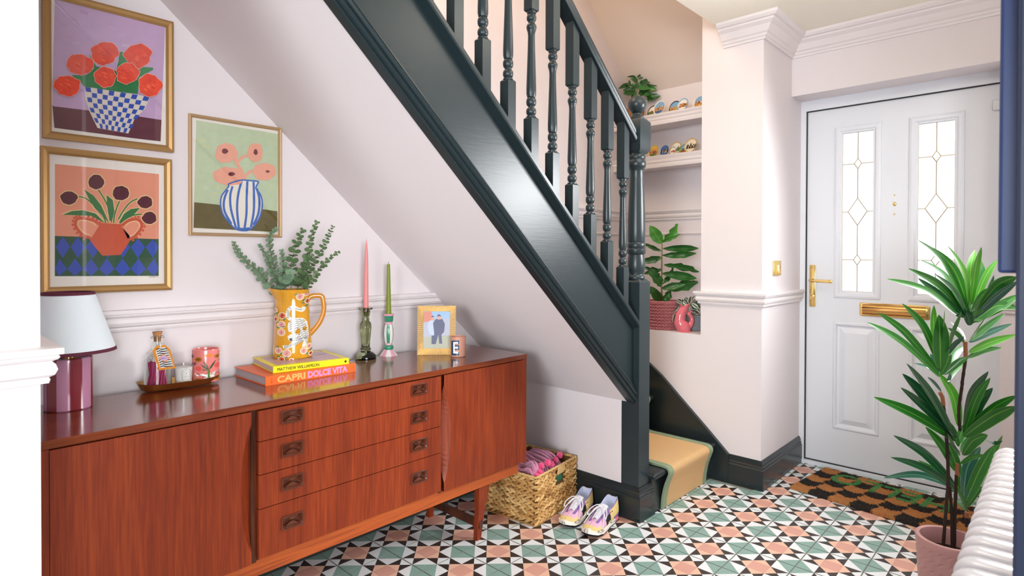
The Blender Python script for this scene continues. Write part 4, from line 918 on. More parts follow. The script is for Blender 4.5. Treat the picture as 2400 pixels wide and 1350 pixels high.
# --- eucalyptus stems in the jug
def EU(x, y): return (520+x/6.75, 500+y/6.75)
EL = [M('euc_leaf', '#7f9c7d', .55, var=.12, vscale=30), M('euc_leaf_dark', '#5b7a4e', .5, var=.12, vscale=30)]
ES = M('euc_stem', '#7b7a5a', .6)
def round_leaf(rx_=.5, cup=.12):
    b = MB(); n = 9; vs = [(0, .5, -.06)]
    for k in range(n): a = 2*PI*k/n; x, y = rx_*math.sin(a), .5-.5*math.cos(a); vs.append((x, y, cup*(abs(x)*1.2)))
    b.add(vs, [(0, 1+i, 1+(i+1) % n) for i in range(n)]); return b
jc = c.copy(); jd = depth(c); jtop = c.z+H
ST = [('nearest to the left, drooping furthest left', [(180, 450), (260, 620), (400, 780), (560, 900), (700, 1060), (850, 1215)], 0, -.10, 40, 118),
      ('short second from the left, with a thin tip', [(590, 490), (640, 570), (720, 700), (790, 900), (880, 1215)], 0, -.065, 36, 80),
      ('upright, reaching over the corner of the poppy print', [(890, 232), (770, 330), (760, 480), (800, 720), (850, 900), (905, 1215)], 0, -.05, 34, 108),
      ('short upright one in the middle', [(938, 575), (965, 680), (978, 850), (985, 1050), (1000, 1215)], 0, -.03, 40, 110),
      ('dark leafy one right of centre', [(1290, 260), (1200, 420), (1160, 560), (1120, 700), (1090, 900), (1065, 1215)], 1, -.01, 60, 120),
      ('tallest, its tip highest of all', [(1510, 130), (1440, 300), (1400, 450), (1365, 640), (1290, 900), (1180, 1215)], 1, -.035, 50, 90),
      ('slender one second from the right', [(1760, 200), (1680, 360), (1610, 520), (1500, 700), (1400, 880), (1240, 1215)], 1, .01, 44, 100),
      ('lowest on the right, pointing furthest right', [(1850, 610), (1720, 700), (1600, 820), (1480, 980), (1320, 1215)], 1, -.01, 48, 80),
      ('broad low one over the right rim of the jug', [(1420, 660), (1330, 800), (1260, 950), (1220, 1080), (1180, 1215)], 1, -.035, 50, 118),
      ('broad low one over the left rim of the jug', [(1080, 930), (1040, 1020), (1000, 1100), (960, 1215)], 0, -.045, 90, 125)]
lmesh = {}
for si, (desc, pts, kind, dz, s0, s1) in enumerate(ST):
    P = [atD(jd+dz*(1-i/(len(pts)-1))*1.6, *EU(*p)) for i, p in enumerate(pts)]
    P[-1] = jc+(P[-1]-jc)*.3; P[-1].z = jtop-.05
    t = thing('eucalyptus_stem', 'eucalyptus stem in the tiger jug, '+desc, 'greenery', P[-1], 0, 'eucalyptus stems in the tiger jug')
    sp = spline(P, 8); MB().tube(sp, [.0007+.0013*i/len(sp) for i in range(len(sp))], 5).build('stem', ES, t)
    tot = [0]
    for i in range(1, len(sp)): tot.append(tot[-1]+(sp[i]-sp[i-1]).length)
    pxm = depth(P[0])/FPX/6.75; end = tot[-1]-.055; d_ = .004; k = 0
    while d_ < end:
        i = max(j for j in range(len(tot)) if tot[j] <= d_); i = min(i, len(sp)-2); p = sp[i].lerp(sp[i+1], (d_-tot[i])/(tot[i+1]-tot[i]+1e-9)); tg = (sp[i]-sp[i+1]).normalized()
        fr_ = d_/end; size = (s0*.85+(s1*1.06-s0*.85)*fr_**.75)*pxm*.9*rnd.uniform(.85, 1.12)
        side = tg.cross(Vector((rnd.uniform(-.2, .2), rnd.uniform(-.2, .2), 1)) if abs(tg.z) < .8 else fw).normalized(); side = Matrix.Rotation((PI/2)*(k % 2)+rnd.uniform(-.4, .4), 3, tg) @ side
        for sg in (1, -1):
            out = (side*sg+tg*.45+Vector((0, 0, -.05))).normalized(); nrm = (tg-out*tg.dot(out)+fw*rnd.uniform(-1.6, -.5)+rt*rnd.uniform(-.4, .4)); nrm = (nrm-out*nrm.dot(out)).normalized(); xx = out.cross(nrm)
            if kind not in lmesh:
                lo = round_leaf().build('leaf', EL[kind], None, smooth=True, ang=80); lmesh[kind] = lo.data; bpy.data.objects.remove(lo)
            lf_ = bpy.data.objects.new('leaf', lmesh[kind]); C.objects.link(lf_); lf_.parent = t
            size2 = size*1.2; mt = Matrix((xx*size2, out*size2, nrm*size2)).transposed().to_4x4(); mt.translation = LOC[t].inverted() @ p; lf_.matrix_local = mt; LOC[lf_] = LOC[t]
        d_ += size*(.78 if kind else .62)+.0025; k += 1

# --- candles
def taper(label, cx, ytop, ybot, r0px, r1px, dep, col, flat=False):
    p = atD(dep, cx[1], ybot); q = atD(dep, cx[0], ytop); s_ = dep/FPX; t = thing('taper_candle', label, 'candle', p)
    ax = q-p; h = ax.length; prof = [(0, r1px*s_)]+[(h*k_/12, (r1px+(r0px-r1px)*(k_/12))*s_) for k_ in range(1, 12)]
    prof += [(h*.97, r0px*s_*.8), (h, r0px*s_*.1)] if not flat else [(h*.995, r0px*s_), (h, r0px*s_*.8), (h, 0)]
    if not flat: prof = [(z, r_*(1 if z < h*.75 else max(.18, 1-((z-h*.75)/(h*.25))**2*.8))) for z, r_ in prof]
    b = MB(); b.lathe(prof, (0, 0, 0), 18)
    rot = Vector((0, 0, 1)).rotation_difference(ax.normalized()).to_matrix(); b.v = [tuple(p+rot @ Vector(v)) for v in b.v]
    b.build('wax', M('wax_'+col, col, .45, sub=.1), t, smooth=True, ang=60)
    MB().tube([q, q+Vector((0, 0, .006 if not flat else .011))], .0008, 5).build('wick', M('wick_%d' % flat, '#2a2320' if flat else '#d8c9b8', .9), t)
    return t
g0 = on_top(857, 843); g0 = atD(depth(g0)+.02, 857, 843); g0.z = SZ; dg_ = depth(g0); s_ = dg_/FPX
gh = thing('glass_candlestick', 'dark olive ribbed glass candlestick holding the pink candle', 'candlestick', g0)
def gz(y): return (838-y)*s_
GG = M('olive_glass', '#9da57c', .03, trans=1, ior=1.45)
def yc(y): return 680+y/6.0
PG = [(0, 24), (gz(834), 24.5), (gz(829), 23.5), (gz(822), 15), (gz(822)+.001, 12), (gz(817), 11), (gz(814), 12.5), (gz(810), 10), (gz(800), 10.5), (gz(780), 12.5), (gz(765), 14), (gz(755), 13), (gz(748), 8), (gz(744), 9), (gz(741), 7.5), (gz(736), 9.5), (gz(730), 10.5), (gz(723), 10), (gz(722), 15.5), (gz(719), 15.8), (gz(717.5), 15), (gz(717.5), 8), (gz(735), 5), (gz(736), 0)]
b = MB(); b.lathe([(z, r_*s_) for z, r_ in PG], g0, 40)
b.v = [tuple(g0+Vector(((Vector(v)-g0).x*(1-.05*(0 if (v[2]-g0.z < gz(812) or v[2]-g0.z > gz(752)) else 1+math.cos(10*math.atan2(v[1]-g0.y, v[0]-g0.x)))), (Vector(v)-g0).y*(1-.05*(0 if (v[2]-g0.z < gz(812) or v[2]-g0.z > gz(752)) else 1+math.cos(10*math.atan2(v[1]-g0.y, v[0]-g0.x)))), v[2]-g0.z))) for v in b.v]
b.build('candlestick', GG, gh, smooth=True, ang=50)
taper('tall pale pink taper candle in the olive glass candlestick', (859, 857.5), 560, 732, 3.2, 6.4, dg_, '#e58f8d')
h0 = on_top(911, 834); h0 = atD(depth(h0)+.015, 911, 834); h0.z = SZ; dh = depth(h0); s_ = dh/FPX
hs_ = thing('striped_candlestick', 'green, white and pink striped ceramic candlestick holding the green candle', 'candlestick', h0)
def hz_(y): return (833-y)*s_
CM = [M('cs_green', '#3f9270', .2, coat=.5), M('cs_white', '#f1ece6', .2, coat=.5), M('cs_pink', '#eaa9bb', .2, coat=.5)]
PH = [(0, 21, 2), (hz_(834), 22, 2), (hz_(820), 11, 2), (hz_(819), 9.5, 0), (hz_(815), 11.5, 0), (hz_(811), 10.5, 0), (hz_(808), 8, 2), (hz_(804), 8, 0), (hz_(795), 10.3, 0), (hz_(785), 11.2, 0), (hz_(775), 10.8, 0), (hz_(765), 9.3, 0), (hz_(760), 8, 2), (hz_(757), 9, 2), (hz_(754.5), 8.5, 0), (hz_(752), 10, 0), (hz_(740), 10.8, 2), (hz_(737), 12.5, 2), (hz_(735.5), 12.5, 2), (hz_(735.5), 7, 2), (hz_(748), 6.5, 2), (hz_(748.5), 0, 2)]
def cmf(i, k):
    if i < 3: return 2 if (k//4) % 2 else 1
    if 7 <= i <= 11: return 0 if ((k+2)//5) % 2 else 1
    return PH[i][2]
MB().lathe([(z, r_*s_) for z, r_, _ in PH], h0, 40, mf=cmf).build('candlestick', CM, hs_, smooth=True, ang=50)
taper('shorter olive green taper candle in the striped candlestick', (910.5, 911), 619, 742, 3.6, 6.2, dh, '#7e8d1f', True)

# --- gold photo frame
P0, P1 = on_top(980, 832), on_top(1068, 832); ph = thing('photo_frame', 'small ridged gold photo frame standing at the right of the sideboard', 'photo frame', (P0+P1)/2)
fd0, fd1 = depth(P0), depth(P1)
fc = on_top(1022, 832); fd = depth(fc)
exf = Vector((1, -.62, 0)).normalized(); exf = (rt*1.0+fw*.06).normalized(); exf.z = 0; exf.normalize(); lean = R(9); nf = Vector((exf.y, -exf.x, 0)); upf = (Vector((0, 0, 1))*math.cos(lean)-nf*math.sin(lean)).normalized(); nn_ = exf.cross(upf)
if nn_.dot(CAMP-fc) < 0: nn_ = -nn_
s_ = fd/FPX; org = fc.copy()
def FP(x, y, k=0): return org+exf*((x-1022)*s_)+upf*((831-y)*s_*1.01)+nn_*k
b = MB(); o4 = [(978, 831), (1067, 831), (1068, 717), (977, 717)]; i4 = [(991.5, 816), (1054, 816), (1054.5, 730), (991, 730)]
b.add([FP(*p, -.006) for p in o4]+[FP(*p, .003) for p in o4], [(0, 1, 5, 4), (1, 2, 6, 5), (2, 3, 7, 6), (3, 0, 4, 7), (0, 1, 2, 3)])
for s4 in range(4):
    a0_, a1_, b0_, b1_ = o4[s4], o4[(s4+1) % 4], i4[s4], i4[(s4+1) % 4]; nr_ = 22
    L4 = lambda p, q, t_: (p[0]+(q[0]-p[0])*t_, p[1]+(q[1]-p[1])*t_)
    for k in range(nr_):
        t0_, tm_, t1_ = k/nr_, (k+.5)/nr_, (k+1)/nr_
        b.add([FP(*L4(a0_, a1_, t0_), .003), FP(*L4(b0_, b1_, t0_), .0015), FP(*L4(a0_, a1_, tm_), .0055), FP(*L4(b0_, b1_, tm_), .004), FP(*L4(a0_, a1_, t1_), .003), FP(*L4(b0_, b1_, t1_), .0015)], [(0, 1, 3, 2), (2, 3, 5, 4)])
b.build('frame', M('ridged_gold', '#e6c78e', .35, metal=.5), ph)
mb = MB()
def pp_(pts, mi, k): mb.poly([FP(*p, .0003+.0001*k) for p in pts], mi)
pp_(i4, 0, 0); pp_([(991, 730), (1054, 730), (1054, 745), (991, 752)], 1, 1); pp_([(991, 732), (1010, 730), (1014, 752), (991, 756)], 2, 2)
pp_([(991, 790), (1054, 786), (1054, 816), (991, 816)], 3, 1)
pp_([(1001, 764), (1005, 752), (1013, 750), (1018, 758), (1018, 785), (1014, 787), (1006, 782)], 4, 3)
pp_([(1014, 757), (1020, 748), (1036, 748), (1042, 760), (1040, 778), (1034, 784), (1036, 805), (1029, 805), (1027, 784), (1021, 806), (1015, 806), (1017, 780)], 5, 4)
pp_([(1011, 786), (1017, 786), (1016, 806), (1011, 806)], 5, 4)
pp_([(1009, 745), (1013, 741), (1017, 745), (1016, 751), (1010, 751)], 6, 4); pp_([(1023, 743), (1027, 738), (1033, 742), (1032, 749), (1025, 749)], 6, 5)
pp_([(1009, 744), (1013, 739), (1017, 743)], 5, 6); pp_([(1022, 742), (1027, 736), (1034, 741)], 5, 6)
mb.build('photograph', [M('ph_sky', '#b9bccd', .3), M('ph_blue', '#9fbfe0', .3), M('ph_tree', '#d98a76', .3), M('ph_grass', '#b7b9a6', .3), M('ph_denim', '#c3cfe6', .3), M('ph_dark', '#5b5f7c', .3), M('ph_skin', '#d9a48f', .3)], ph, label='photograph of two people standing arm in arm outdoors')
MB().add([FP(*p, .0022) for p in i4], [(0, 1, 2, 3)]).build('glass', PANE, ph)
MB().add([FP(1008, 780, -.006), FP(1038, 780, -.006), FP(1034, 831, -.04), FP(1012, 831, -.04)], [(0, 1, 2, 3)]).build('stand', BLACK, ph)

# --- blush candle with letter E
c = on_top(1073.5, 836); c = atD(depth(c)+.012, 1073.5, 836); c.z = SZ; s_ = depth(c)/FPX; rE = 18*s_
ec = thing('letter_candle', 'blush pink glass candle marked with a navy and white E', 'candle', c)
hE = 47*s_
MB().lathe([(0, rE*.9), (.002, rE*.96), (.006, rE*.97), (hE, rE), (hE, rE*.93), (.006, rE*.9), (.005, 0)], c, 28).build('glass', M('blush_glass', '#e8ae98', .35, trans=.35, sub=0), ec, smooth=True, ang=50)
MB().lathe([(.0055, rE*.89), (hE*.82, rE*.92), (hE*.825, 0)], c, 28).build('wax', M('wax_blush', '#f0cdbd', .6), ec, smooth=True, ang=50)
d = Dec(surf(c, lambda z: rE*(.965+.035*z/hE)))
def EP(x, y): return ((780+x/6-1073.5)*s_, (837-(680+y/6))*s_)
def Er(x0, x1, y0, y1, col):
    n = 4; d.k += 1
    for i in range(n):
        xa, xb = x0+(x1-x0)*i/n, x0+(x1-x0)*(i+1)/n; ya, yb = y0-(xa-1680)*.04, y1-(xa-1680)*.04
        d.mb.add([d.f(*EP(xa, ya), d.k*.12), d.f(*EP(xb, ya), d.k*.12), d.f(*EP(xb, yb), d.k*.12), d.f(*EP(xa, yb), d.k*.12)], [(0, 1, 2, 3)], d.mi(col))
NV = '#24435f'
Er(1668, 1706, 712, 915, NV); Er(1690, 1775, 708, 758, NV); Er(1700, 1775, 772, 838, NV); Er(1700, 1775, 868, 915, NV)
Er(1696, 1716, 728, 888, '#ffffff'); Er(1700, 1762, 728, 752, '#ffffff'); Er(1700, 1762, 795, 818, '#ffffff'); Er(1700, 1764, 862, 888, '#ffffff')
d.build('letter_e', ec)

# ================================================================ basket and throw
bf = onZ(0, 1257, 1236); br_ = onZ(0, 1352, 1173); u1 = (br_-bf).normalized(); az = math.atan2(u1.y, u1.x); v1 = Vector((-u1.y, u1.x, 0)); BL_, BW_, BH_ = .345, .285, .218
bk = thing('storage_basket', 'woven water hyacinth basket holding a pink throw beside the sideboard', 'basket', bf+u1*BL_/2+v1*BW_/2, az)
BK = lambda x, y, z: bf+u1*x+v1*y+Vector((0, 0, z))
hyc = [M('hyacinth', '#c99a5b', .75, var=.3, vscale=60, bump=.5, bscale=160), M('hyacinth_dark', '#a97a42', .8, var=.3, vscale=60, bump=.5, bscale=160), M('hyacinth_light', '#dcb678', .75, var=.25, vscale=60, bump=.5, bscale=160)]
core = MB()
def wall4(mb, ins, z0, z1, th=.006):
    for (x0, x1, y0, y1) in ((ins, BL_-ins, ins, ins+th), (ins, BL_-ins, BW_-ins-th, BW_-ins), (ins, ins+th, ins, BW_-ins), (BL_-ins-th, BL_-ins, ins, BW_-ins)):
        m4 = Matrix((u1, v1, Vector((0, 0, 1)))).transposed().to_4x4(); m4.translation = bf
        mb.rbox(x0, x1, y0, y1, z0, z1, .001, mat=m4, seg=1)
HX0, HX1, HZ0, HZ1 = .175, .235, .135, .178
# inner liner leaves the hand hole open on the front side
m4 = Matrix((u1, v1, Vector((0, 0, 1)))).transposed().to_4x4(); m4.translation = bf
for (x0, x1, y0, y1, z0, z1) in ((.008, HX0, .008, .013, 0, BH_-.008), (HX1, BL_-.008, .008, .013, 0, BH_-.008), (HX0, HX1, .008, .013, 0, HZ0), (HX0, HX1, .008, .013, HZ1, BH_-.008), (.008, BL_-.008, BW_-.013, BW_-.008, 0, BH_-.008), (.008, .013, .008, BW_-.008, 0, BH_-.008), (BL_-.013, BL_-.008, .008, BW_-.008, 0, BH_-.008), (.008, BL_-.008, .008, BW_-.008, 0, .006)):
    core.rbox(x0, x1, y0, y1, z0, z1, .0008, mat=m4, seg=1)
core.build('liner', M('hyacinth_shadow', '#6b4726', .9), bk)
wv = MB()
def lump(p, d, n, L, W, T, m):
    """a flattened twist of plait: 6-sided tapered body, 24 triangles"""
    s_ = d.cross(n).normalized(); P = []
    for t_, k in ((-1, .12), (-.45, .95), (.35, 1), (1, .15)):
        for a_ in range(5):
            q = 2*PI*a_/5; P.append(p+d*(L*t_)+s_*(W*k*math.cos(q))+n*(T*k*math.sin(q)+T*.2))
    wv.add(P, [(i*5+j, i*5+(j+1) % 5, (i+1)*5+(j+1) % 5, (i+1)*5+j) for i in range(3) for j in range(5)], m)
rows = 8; rh = (BH_-.012)/rows
for face in ('f', 'l', 'b', 'r'):
    Lf = BL_ if face in 'fb' else BW_; nx = int(Lf/.031)
    for r_ in range(rows):
        for sub in (0, 1):
            for i in range(nx):
                x = (i+.5+(.5 if sub else 0)*.9)*Lf/nx; z = .008+rh*(r_+.27+sub*.46)
                if x > Lf-.004: continue
                if face == 'f' and HX0-.008 < x < HX1+.008 and HZ0-.006 < z < HZ1+.006: continue
                if face == 'f' and HX0-.004 < x < HX1+.004 and z >= HZ1: continue
                a_ = R(25 if sub == 0 else -20)+rnd.uniform(-.15, .15)
                if face in 'fb': e1, nn, p = u1, -v1 if face == 'f' else v1, BK(x, .007 if face == 'f' else BW_-.007, z)
                else: e1, nn, p = -v1 if face == 'l' else v1, -u1 if face == 'l' else u1, BK(.007 if face == 'l' else BL_-.007, Lf-x if face == 'l' else x, z)
                d_ = e1*math.cos(a_)+Vector((0, 0, 1))*math.sin(a_)*(1 if face in 'fb' else 1)
                lump(p, d_, nn, .0235*rnd.uniform(.85, 1.15), rh*.30*rnd.uniform(.85, 1.1), .0085*rnd.uniform(.8, 1.2), rnd.choice([0, 0, 0, 2, 2, 1]))
stuff(wv.build('weave', hyc, bk, smooth=True, ang=70))
hg = MB()
for i in range(8): # wrapped grip above the hand hole
    x = HX0+(HX1-HX0)*(i+.5)/8; hg.tube([BK(x-.001, .004, HZ1-.002), BK(x, -.001, (HZ1+BH_)/2), BK(x+.001, .004, BH_-.002)], .0042, 6)
hg.build('wrapped_grip', hyc[2], bk, smooth=True)
rm = MB()
cs = [(0.003, .003), (BL_-.003, .003), (BL_-.003, BW_-.003), (.003, BW_-.003)]
for i in range(4):
    a_, b_ = cs[i], cs[(i+1) % 4]; n_ = 30; pts = [BK(a_[0]+(b_[0]-a_[0])*k/n_, a_[1]+(b_[1]-a_[1])*k/n_, BH_-.004+.0012*math.sin(k*2.3)) for k in range(n_+1)]
    rm.tube(pts, .0052, 7)
    bs_ = MB().tube([p-Vector((0, 0, BH_-.006)) for p in pts], .0045, 6).build('base_edge', hyc[1], bk, smooth=True)
rm.build('rim', hyc[2], bk, smooth=True)
gc = MB(); N = 10
vs = [BK(HX0-.004+(HX1-HX0+.008)*i/N, .016+.006*rnd.random()*(1 if 0 < i < N else 0), HZ0-.005+(HZ1-HZ0+.01)*j/N) for j in range(N+1) for i in range(N+1)]
gc.add(vs, [(j*(N+1)+i, j*(N+1)+i+1, (j+1)*(N+1)+i+1, (j+1)*(N+1)+i) for j in range(N) for i in range(N)])
go = gc.build('green_scarf', M('green_velvet', '#2f8d5e', .5, var=.5, vscale=120, sheen=.5), None)
go['label'] = 'crumpled green velvet cloth showing through the hand hole of the basket'; go['category'] = 'cloth'
# throw
tw = thing('knitted_throw', 'pink chenille throw with hot pink pompoms folded in the basket', 'blanket', BK(.16, .14, .02), az)
PT = M('throw_pink', '#cf86a6', .95, var=.3, vscale=140, bump=1.0, bscale=420, sheen=.6)
b = MB(); nx, ny = 44, 34
def hgt(x, y):
    e = min(x, 1-x, y, 1-y); base_ = .165+.05*min(1, e*7)
    fold = .012*math.sin(x*9+y*3)+.009*math.sin(y*13-x*4)+.004*math.sin(x*60)*math.sin(y*55)
    ridge = .018*math.exp(-((x-.22-.1*y)/.09)**2)+.02*math.exp(-((y-.62)/.14)**2)
    return base_+fold+ridge
vs = []
for j in range(ny+1):
    for i in range(nx+1):
        x, y = i/nx, j/ny; vs.append(BK(.018+(BL_-.075)*x, .02+(BW_-.04)*y, hgt(x, y)))
k0 = len(vs); b.add(vs, [(j*(nx+1)+i, j*(nx+1)+i+1, (j+1)*(nx+1)+i+1, (j+1)*(nx+1)+i) for j in range(ny) for i in range(nx)])
b.build('throw', PT, tw, smooth=True, ang=80)
fr_ = MB()
for i in range(12): # knotted strands falling forward over the fold
    x = .03+i*.021; pts = [BK(x, .17, hgt(x/.29, .6)+.012), BK(x+.006*math.sin(i), .11, hgt(x/.29, .4)+.014), BK(x+.004, .06, hgt(x/.29, .2)+.008), BK(x-.002, .035, .185)]
    fr_.tube(spline(pts, 4), .0058, 6)
stuff(fr_.build('strands', PT, tw, smooth=True))
HPK = M('pompom', '#e8447f', .95, var=.3, vscale=200, sheen=.8)
for x, y, z in ((.07, .03, .205), (.105, .045, .222), (.135, .03, .232), (.175, .035, .212), (.225, .045, .215), (.27, .05, .225), (.05, .055, .20), (.245, .09, .225), (.035, .02, .20)):
    cpt = BK(x, y, z+.006); pb = MB(); pb.ball(cpt, .0155, 0, 14, 9); pb.v = [tuple(cpt+(Vector(v)-cpt)*rnd.uniform(.88, 1.12)) for v in pb.v]; pb.build('pompom', HPK, tw)

# ================================================================ trainers
def trainer(label, toe, heel, grp):
    t3, h3 = Vector((*toe, 0)), Vector((*heel, 0)); d_ = (t3-h3); L = .262; d_.z = 0; d_.normalize(); sd = Vector((-d_.y, d_.x, 0)); o_ = h3
    t = thing('trainer', label, 'shoe', o_+d_*L/2, math.atan2(d_.y, d_.x), grp)
    T = lambda x, y, z: o_+(d_*x+sd*y+Vector((0, 0, z)))*.94
    mt = [M('sh_yellow', '#e8cc86', .8, bump=.3), M('sh_pink', '#e6b6cf', .75, bump=.3), M('sh_purple', '#8c6aa8', .75, bump=.3), M('sh_black', '#1d1d20', .6), M('sh_white', '#eceaf0', .7), M('sh_lining', '#c4cbe2', .85, bump=.2)]
    # stations: x, half width, rim height, opening half width, inside height
    stn = [(.000, .022, .103, .012, .101), (.004, .029, .107, .019, .104), (.009, .032, .108, .023, .085), (.014, .034, .108, .025, .046), (.040, .037, .099, .028, .034), (.075, .038, .082, .028, .034), (.104, .038, .080, .022, .060), (.130, .040, .076, .014, .075), (.155, .042, .067, .012, .067), (.180, .045, .059, .010, .0595), (.205, .045, .052, .006, .0525), (.228, .042, .046, .004, .0465), (.246, .033, .038, .003, .0385), (.258, .016, .029, .002, .0292)]
    rows_ = []
    for x, w_, h, g_, zi in stn:
        z0 = .022; pr = [(-w_*.97, z0), (-w_*1.04, z0+(h-z0)*.22), (-w_*1.0, z0+(h-z0)*.48), (-(w_*.82+g_*.1), z0+(h-z0)*.74), (-(w_*.5+g_*.5), z0+(h-z0)*.93), (-g_-.003, h), (-g_+.001, h-.001 if zi > h-.006 else h-.004), (-g_*.9, zi+(.004 if zi < h-.01 else 0)), (0, zi)]
        rows_.append([T(x, y, z) for y, z in pr]+[T(x, -y, z) for y, z in pr[-2::-1]])
    n_ = 17; b = MB()
    for i in range(len(stn)-1):
        for j in range(n_-1):
            s_ = min(j, n_-2-j); x = (stn[i][0]+stn[i+1][0])/2
            if s_ >= 5 and i < 7: m_ = 5
            elif x > .222: m_ = 0
            elif x > .195: m_ = 0 if s_ < 3 else 1
            elif s_ >= 5: m_ = 4 if i < 9 else 1
            elif x > .165: m_ = 0 if s_ < 1 else (1 if s_ < 4 else 2)
            elif x > .118: m_ = 3 if s_ in (0, 1, 2) else 2
            elif x > .09: m_ = 3 if s_ in (1, 2) else (0 if s_ == 0 else 2)
            elif x > .06: m_ = 0 if s_ < 4 else 2
            else: m_ = 0 if 0 < s_ < 4 else 2
            b.add([rows_[i][j], rows_[i][j+1], rows_[i+1][j+1], rows_[i+1][j]], [(0, 1, 2, 3)], m_)
    b.add(rows_[0], [tuple(range(n_))], 0); b.add(rows_[-1], [tuple(range(n_))], 0)
    up_ = b.build('upper', mt, t, smooth=True, ang=80)
    bm_ = bmesh.new(); bm_.from_mesh(up_.data); bmesh.ops.remove_doubles(bm_, verts=bm_.verts, dist=.0002); bmesh.ops.recalc_face_normals(bm_, faces=bm_.faces[:]); bm_.to_mesh(up_.data); bm_.free()
    md = up_.modifiers.new('s', 'SUBSURF'); md.levels = md.render_levels = 1
    # sole: white midsole, pink heel wedge, black outsole
    out = [(.0, .012), (.004, .024), (.02, .036), (.06, .040), (.11, .040), (.16, .047), (.20, .049), (.235, .043), (.256, .026), (.266, .006)]
    def ring_(k, z, lift=0): o2 = [(x, y*k) for x, y in out]; pts = o2+[(x, -y) for x, y in o2[::-1]]; return [T(.133+(x-.133)*(k*.5+.5), y, z+lift*max(0, (x-.19)/.07)**2*.011+(.008*max(0, (.03-x)/.03)**2 if z < .01 else 0)) for x, y in pts]
    def band(zs, mats_, name, mi_):
        b = MB(); ks = [ring_(k, z, 1) for k, z in zs]; m2 = len(ks[0])
        for a_ in range(len(ks)-1):
            for j in range(m2): b.add([ks[a_][j], ks[a_][(j+1) % m2], ks[a_+1][(j+1) % m2], ks[a_+1][j]], [(0, 1, 2, 3)], mi_(j, m2, a_))
        b.add(ks[0], [tuple(range(m2))], 0); b.add(ks[-1], [tuple(range(m2))], 0); o2_ = b.build(name, mats_, t, smooth=True, ang=80); bm2 = bmesh.new(); bm2.from_mesh(o2_.data); bmesh.ops.remove_doubles(bm2, verts=bm2.verts, dist=.0002); bm2.to_mesh(o2_.data); bm2.free(); m2_ = o2_.modifiers.new('s', 'SUBSURF'); m2_.levels = m2_.render_levels = 1; return o2_
    band([(1.0, .006), (1.03, .010), (1.02, .020), (.96, .027)], [M('sh_sole', '#ece6dc', .6), M('sh_sole_pink', '#e8809a', .6)], 'midsole', lambda j, m2, a_: 1 if (j < 3 or j >= m2-3) and a_ > 0 else 0)
    band([(.98, .0), (1.02, .003), (1.01, .008)], M('sh_rubber', '#1b1b1d', .7), 'outsole', lambda j, m2, a_: 0)
    tg = MB(); tp = [(.098, .018, .078), (.100, .022, .096), (.114, .022, .094), (.135, .016, .080), (.165, .013, .068), (.185, .010, .061)]
    v0 = []
    for x, w_, z in tp: v0 += [T(x, -w_, z-.003), T(x, 0, z+.002), T(x, w_, z-.003), T(x+.002, w_, z-.008), T(x+.002, 0, z-.004), T(x+.002, -w_, z-.008)]
    tg.add(v0, [(i*6+j, i*6+(j+1) % 6, (i+1)*6+(j+1) % 6, (i+1)*6+j) for i in range(5) for j in range(6)]+[(0, 1, 2, 3, 4, 5)])
    tg.build('tongue', mt[4], t, smooth=True, ang=60)
    lc = MB()
    for k in range(6):
        x = .128+k*.0105; z = .080-k*.0032
        lc.tube(spline([T(x, -.019+k*.001, z-.004), T(x+.003, -.007, z+.004), T(x+.008, .007, z+.003), T(x+.010, .018-k*.001, z-.006)], 4), .0021, 6)
        lc.tube(spline([T(x, .019-k*.001, z-.004), T(x+.003, .007, z+.0045), T(x+.008, -.007, z+.0035), T(x+.010, -.018+k*.001, z-.006)], 4), .0021, 6)
    for sg in (1, -1):
        lc.tube(spline([T(.122, 0, .092), T(.128, sg*.022, .098), T(.158, sg*.045, .080), T(.172, sg*.046, .062), T(.160, sg*.036, .066), T(.130, sg*.012, .092)], 5), .0021, 6)
        lc.tube(spline([T(.122, 0, .092), T(.140, sg*.020, .090), T(.175, sg*.038, .058), T(.205, sg*.048, .032)], 5), .0020, 6)
    lc.ball(T(.122, 0, .092), (.006, .006, .005), 0, 8, 6); lc.build('laces', mt[4], t, smooth=True)
    for sg in (1, -1):
        ey = MB()
        for x in (.084, .098): ey.ball(T(x, sg*(.0345-(x-.084)*.1), .066), .0028, 0, 7, 5)
        ey.build('eyelets', M('sh_eyelet', '#3c2a4c', .6), t)
trainer('pastel trainer nearer the newel post, right shoe of the pair', (.43, -.292), (.678, -.262), 'trainers by the newel post')
trainer('pastel trainer beside the basket, left shoe of the pair', (.43, -.172), (.676, -.122), 'trainers by the newel post')

# ================================================================ doormat
a_, b_ = onZ(.012, 1850, 1140), onZ(.012, 2130, 1225); a_.z = b_.z = 0; du = (b_-a_).normalized(); dv = Vector((-du.y, du.x, 0)); ML, MW = .75, .425
dm = thing('doormat', 'black and orange checked coir doormat reading HELLO in green by the door', 'doormat', a_+du*ML/2+dv*MW/2, math.atan2(du.y, du.x))
MT = lambda x, y, z: a_+du*x+dv*y+Vector((0, 0, z))
def coir(name, col): return M(name, col, .98, bump=1.2, bscale=300, var=.45, vscale=260)
cm = [coir('coir_orange', '#ad7442'), coir('coir_black', '#27221e'), coir('coir_green', '#37803f')]
b = MB(); NX, NY = 220, 120; nr2 = random.Random(5); hh = [[.014+nr2.uniform(-.0028, .0028) for _ in range(NX+1)] for _ in range(NY+1)]
vs = [MT(ML*i/NX+nr2.uniform(-.001, .001), MW*j/NY+nr2.uniform(-.001, .001), hh[j][i] if 0 < i < NX and 0 < j < NY else .002) for j in range(NY+1) for i in range(NX+1)]
b.v = [tuple(v) for v in vs]
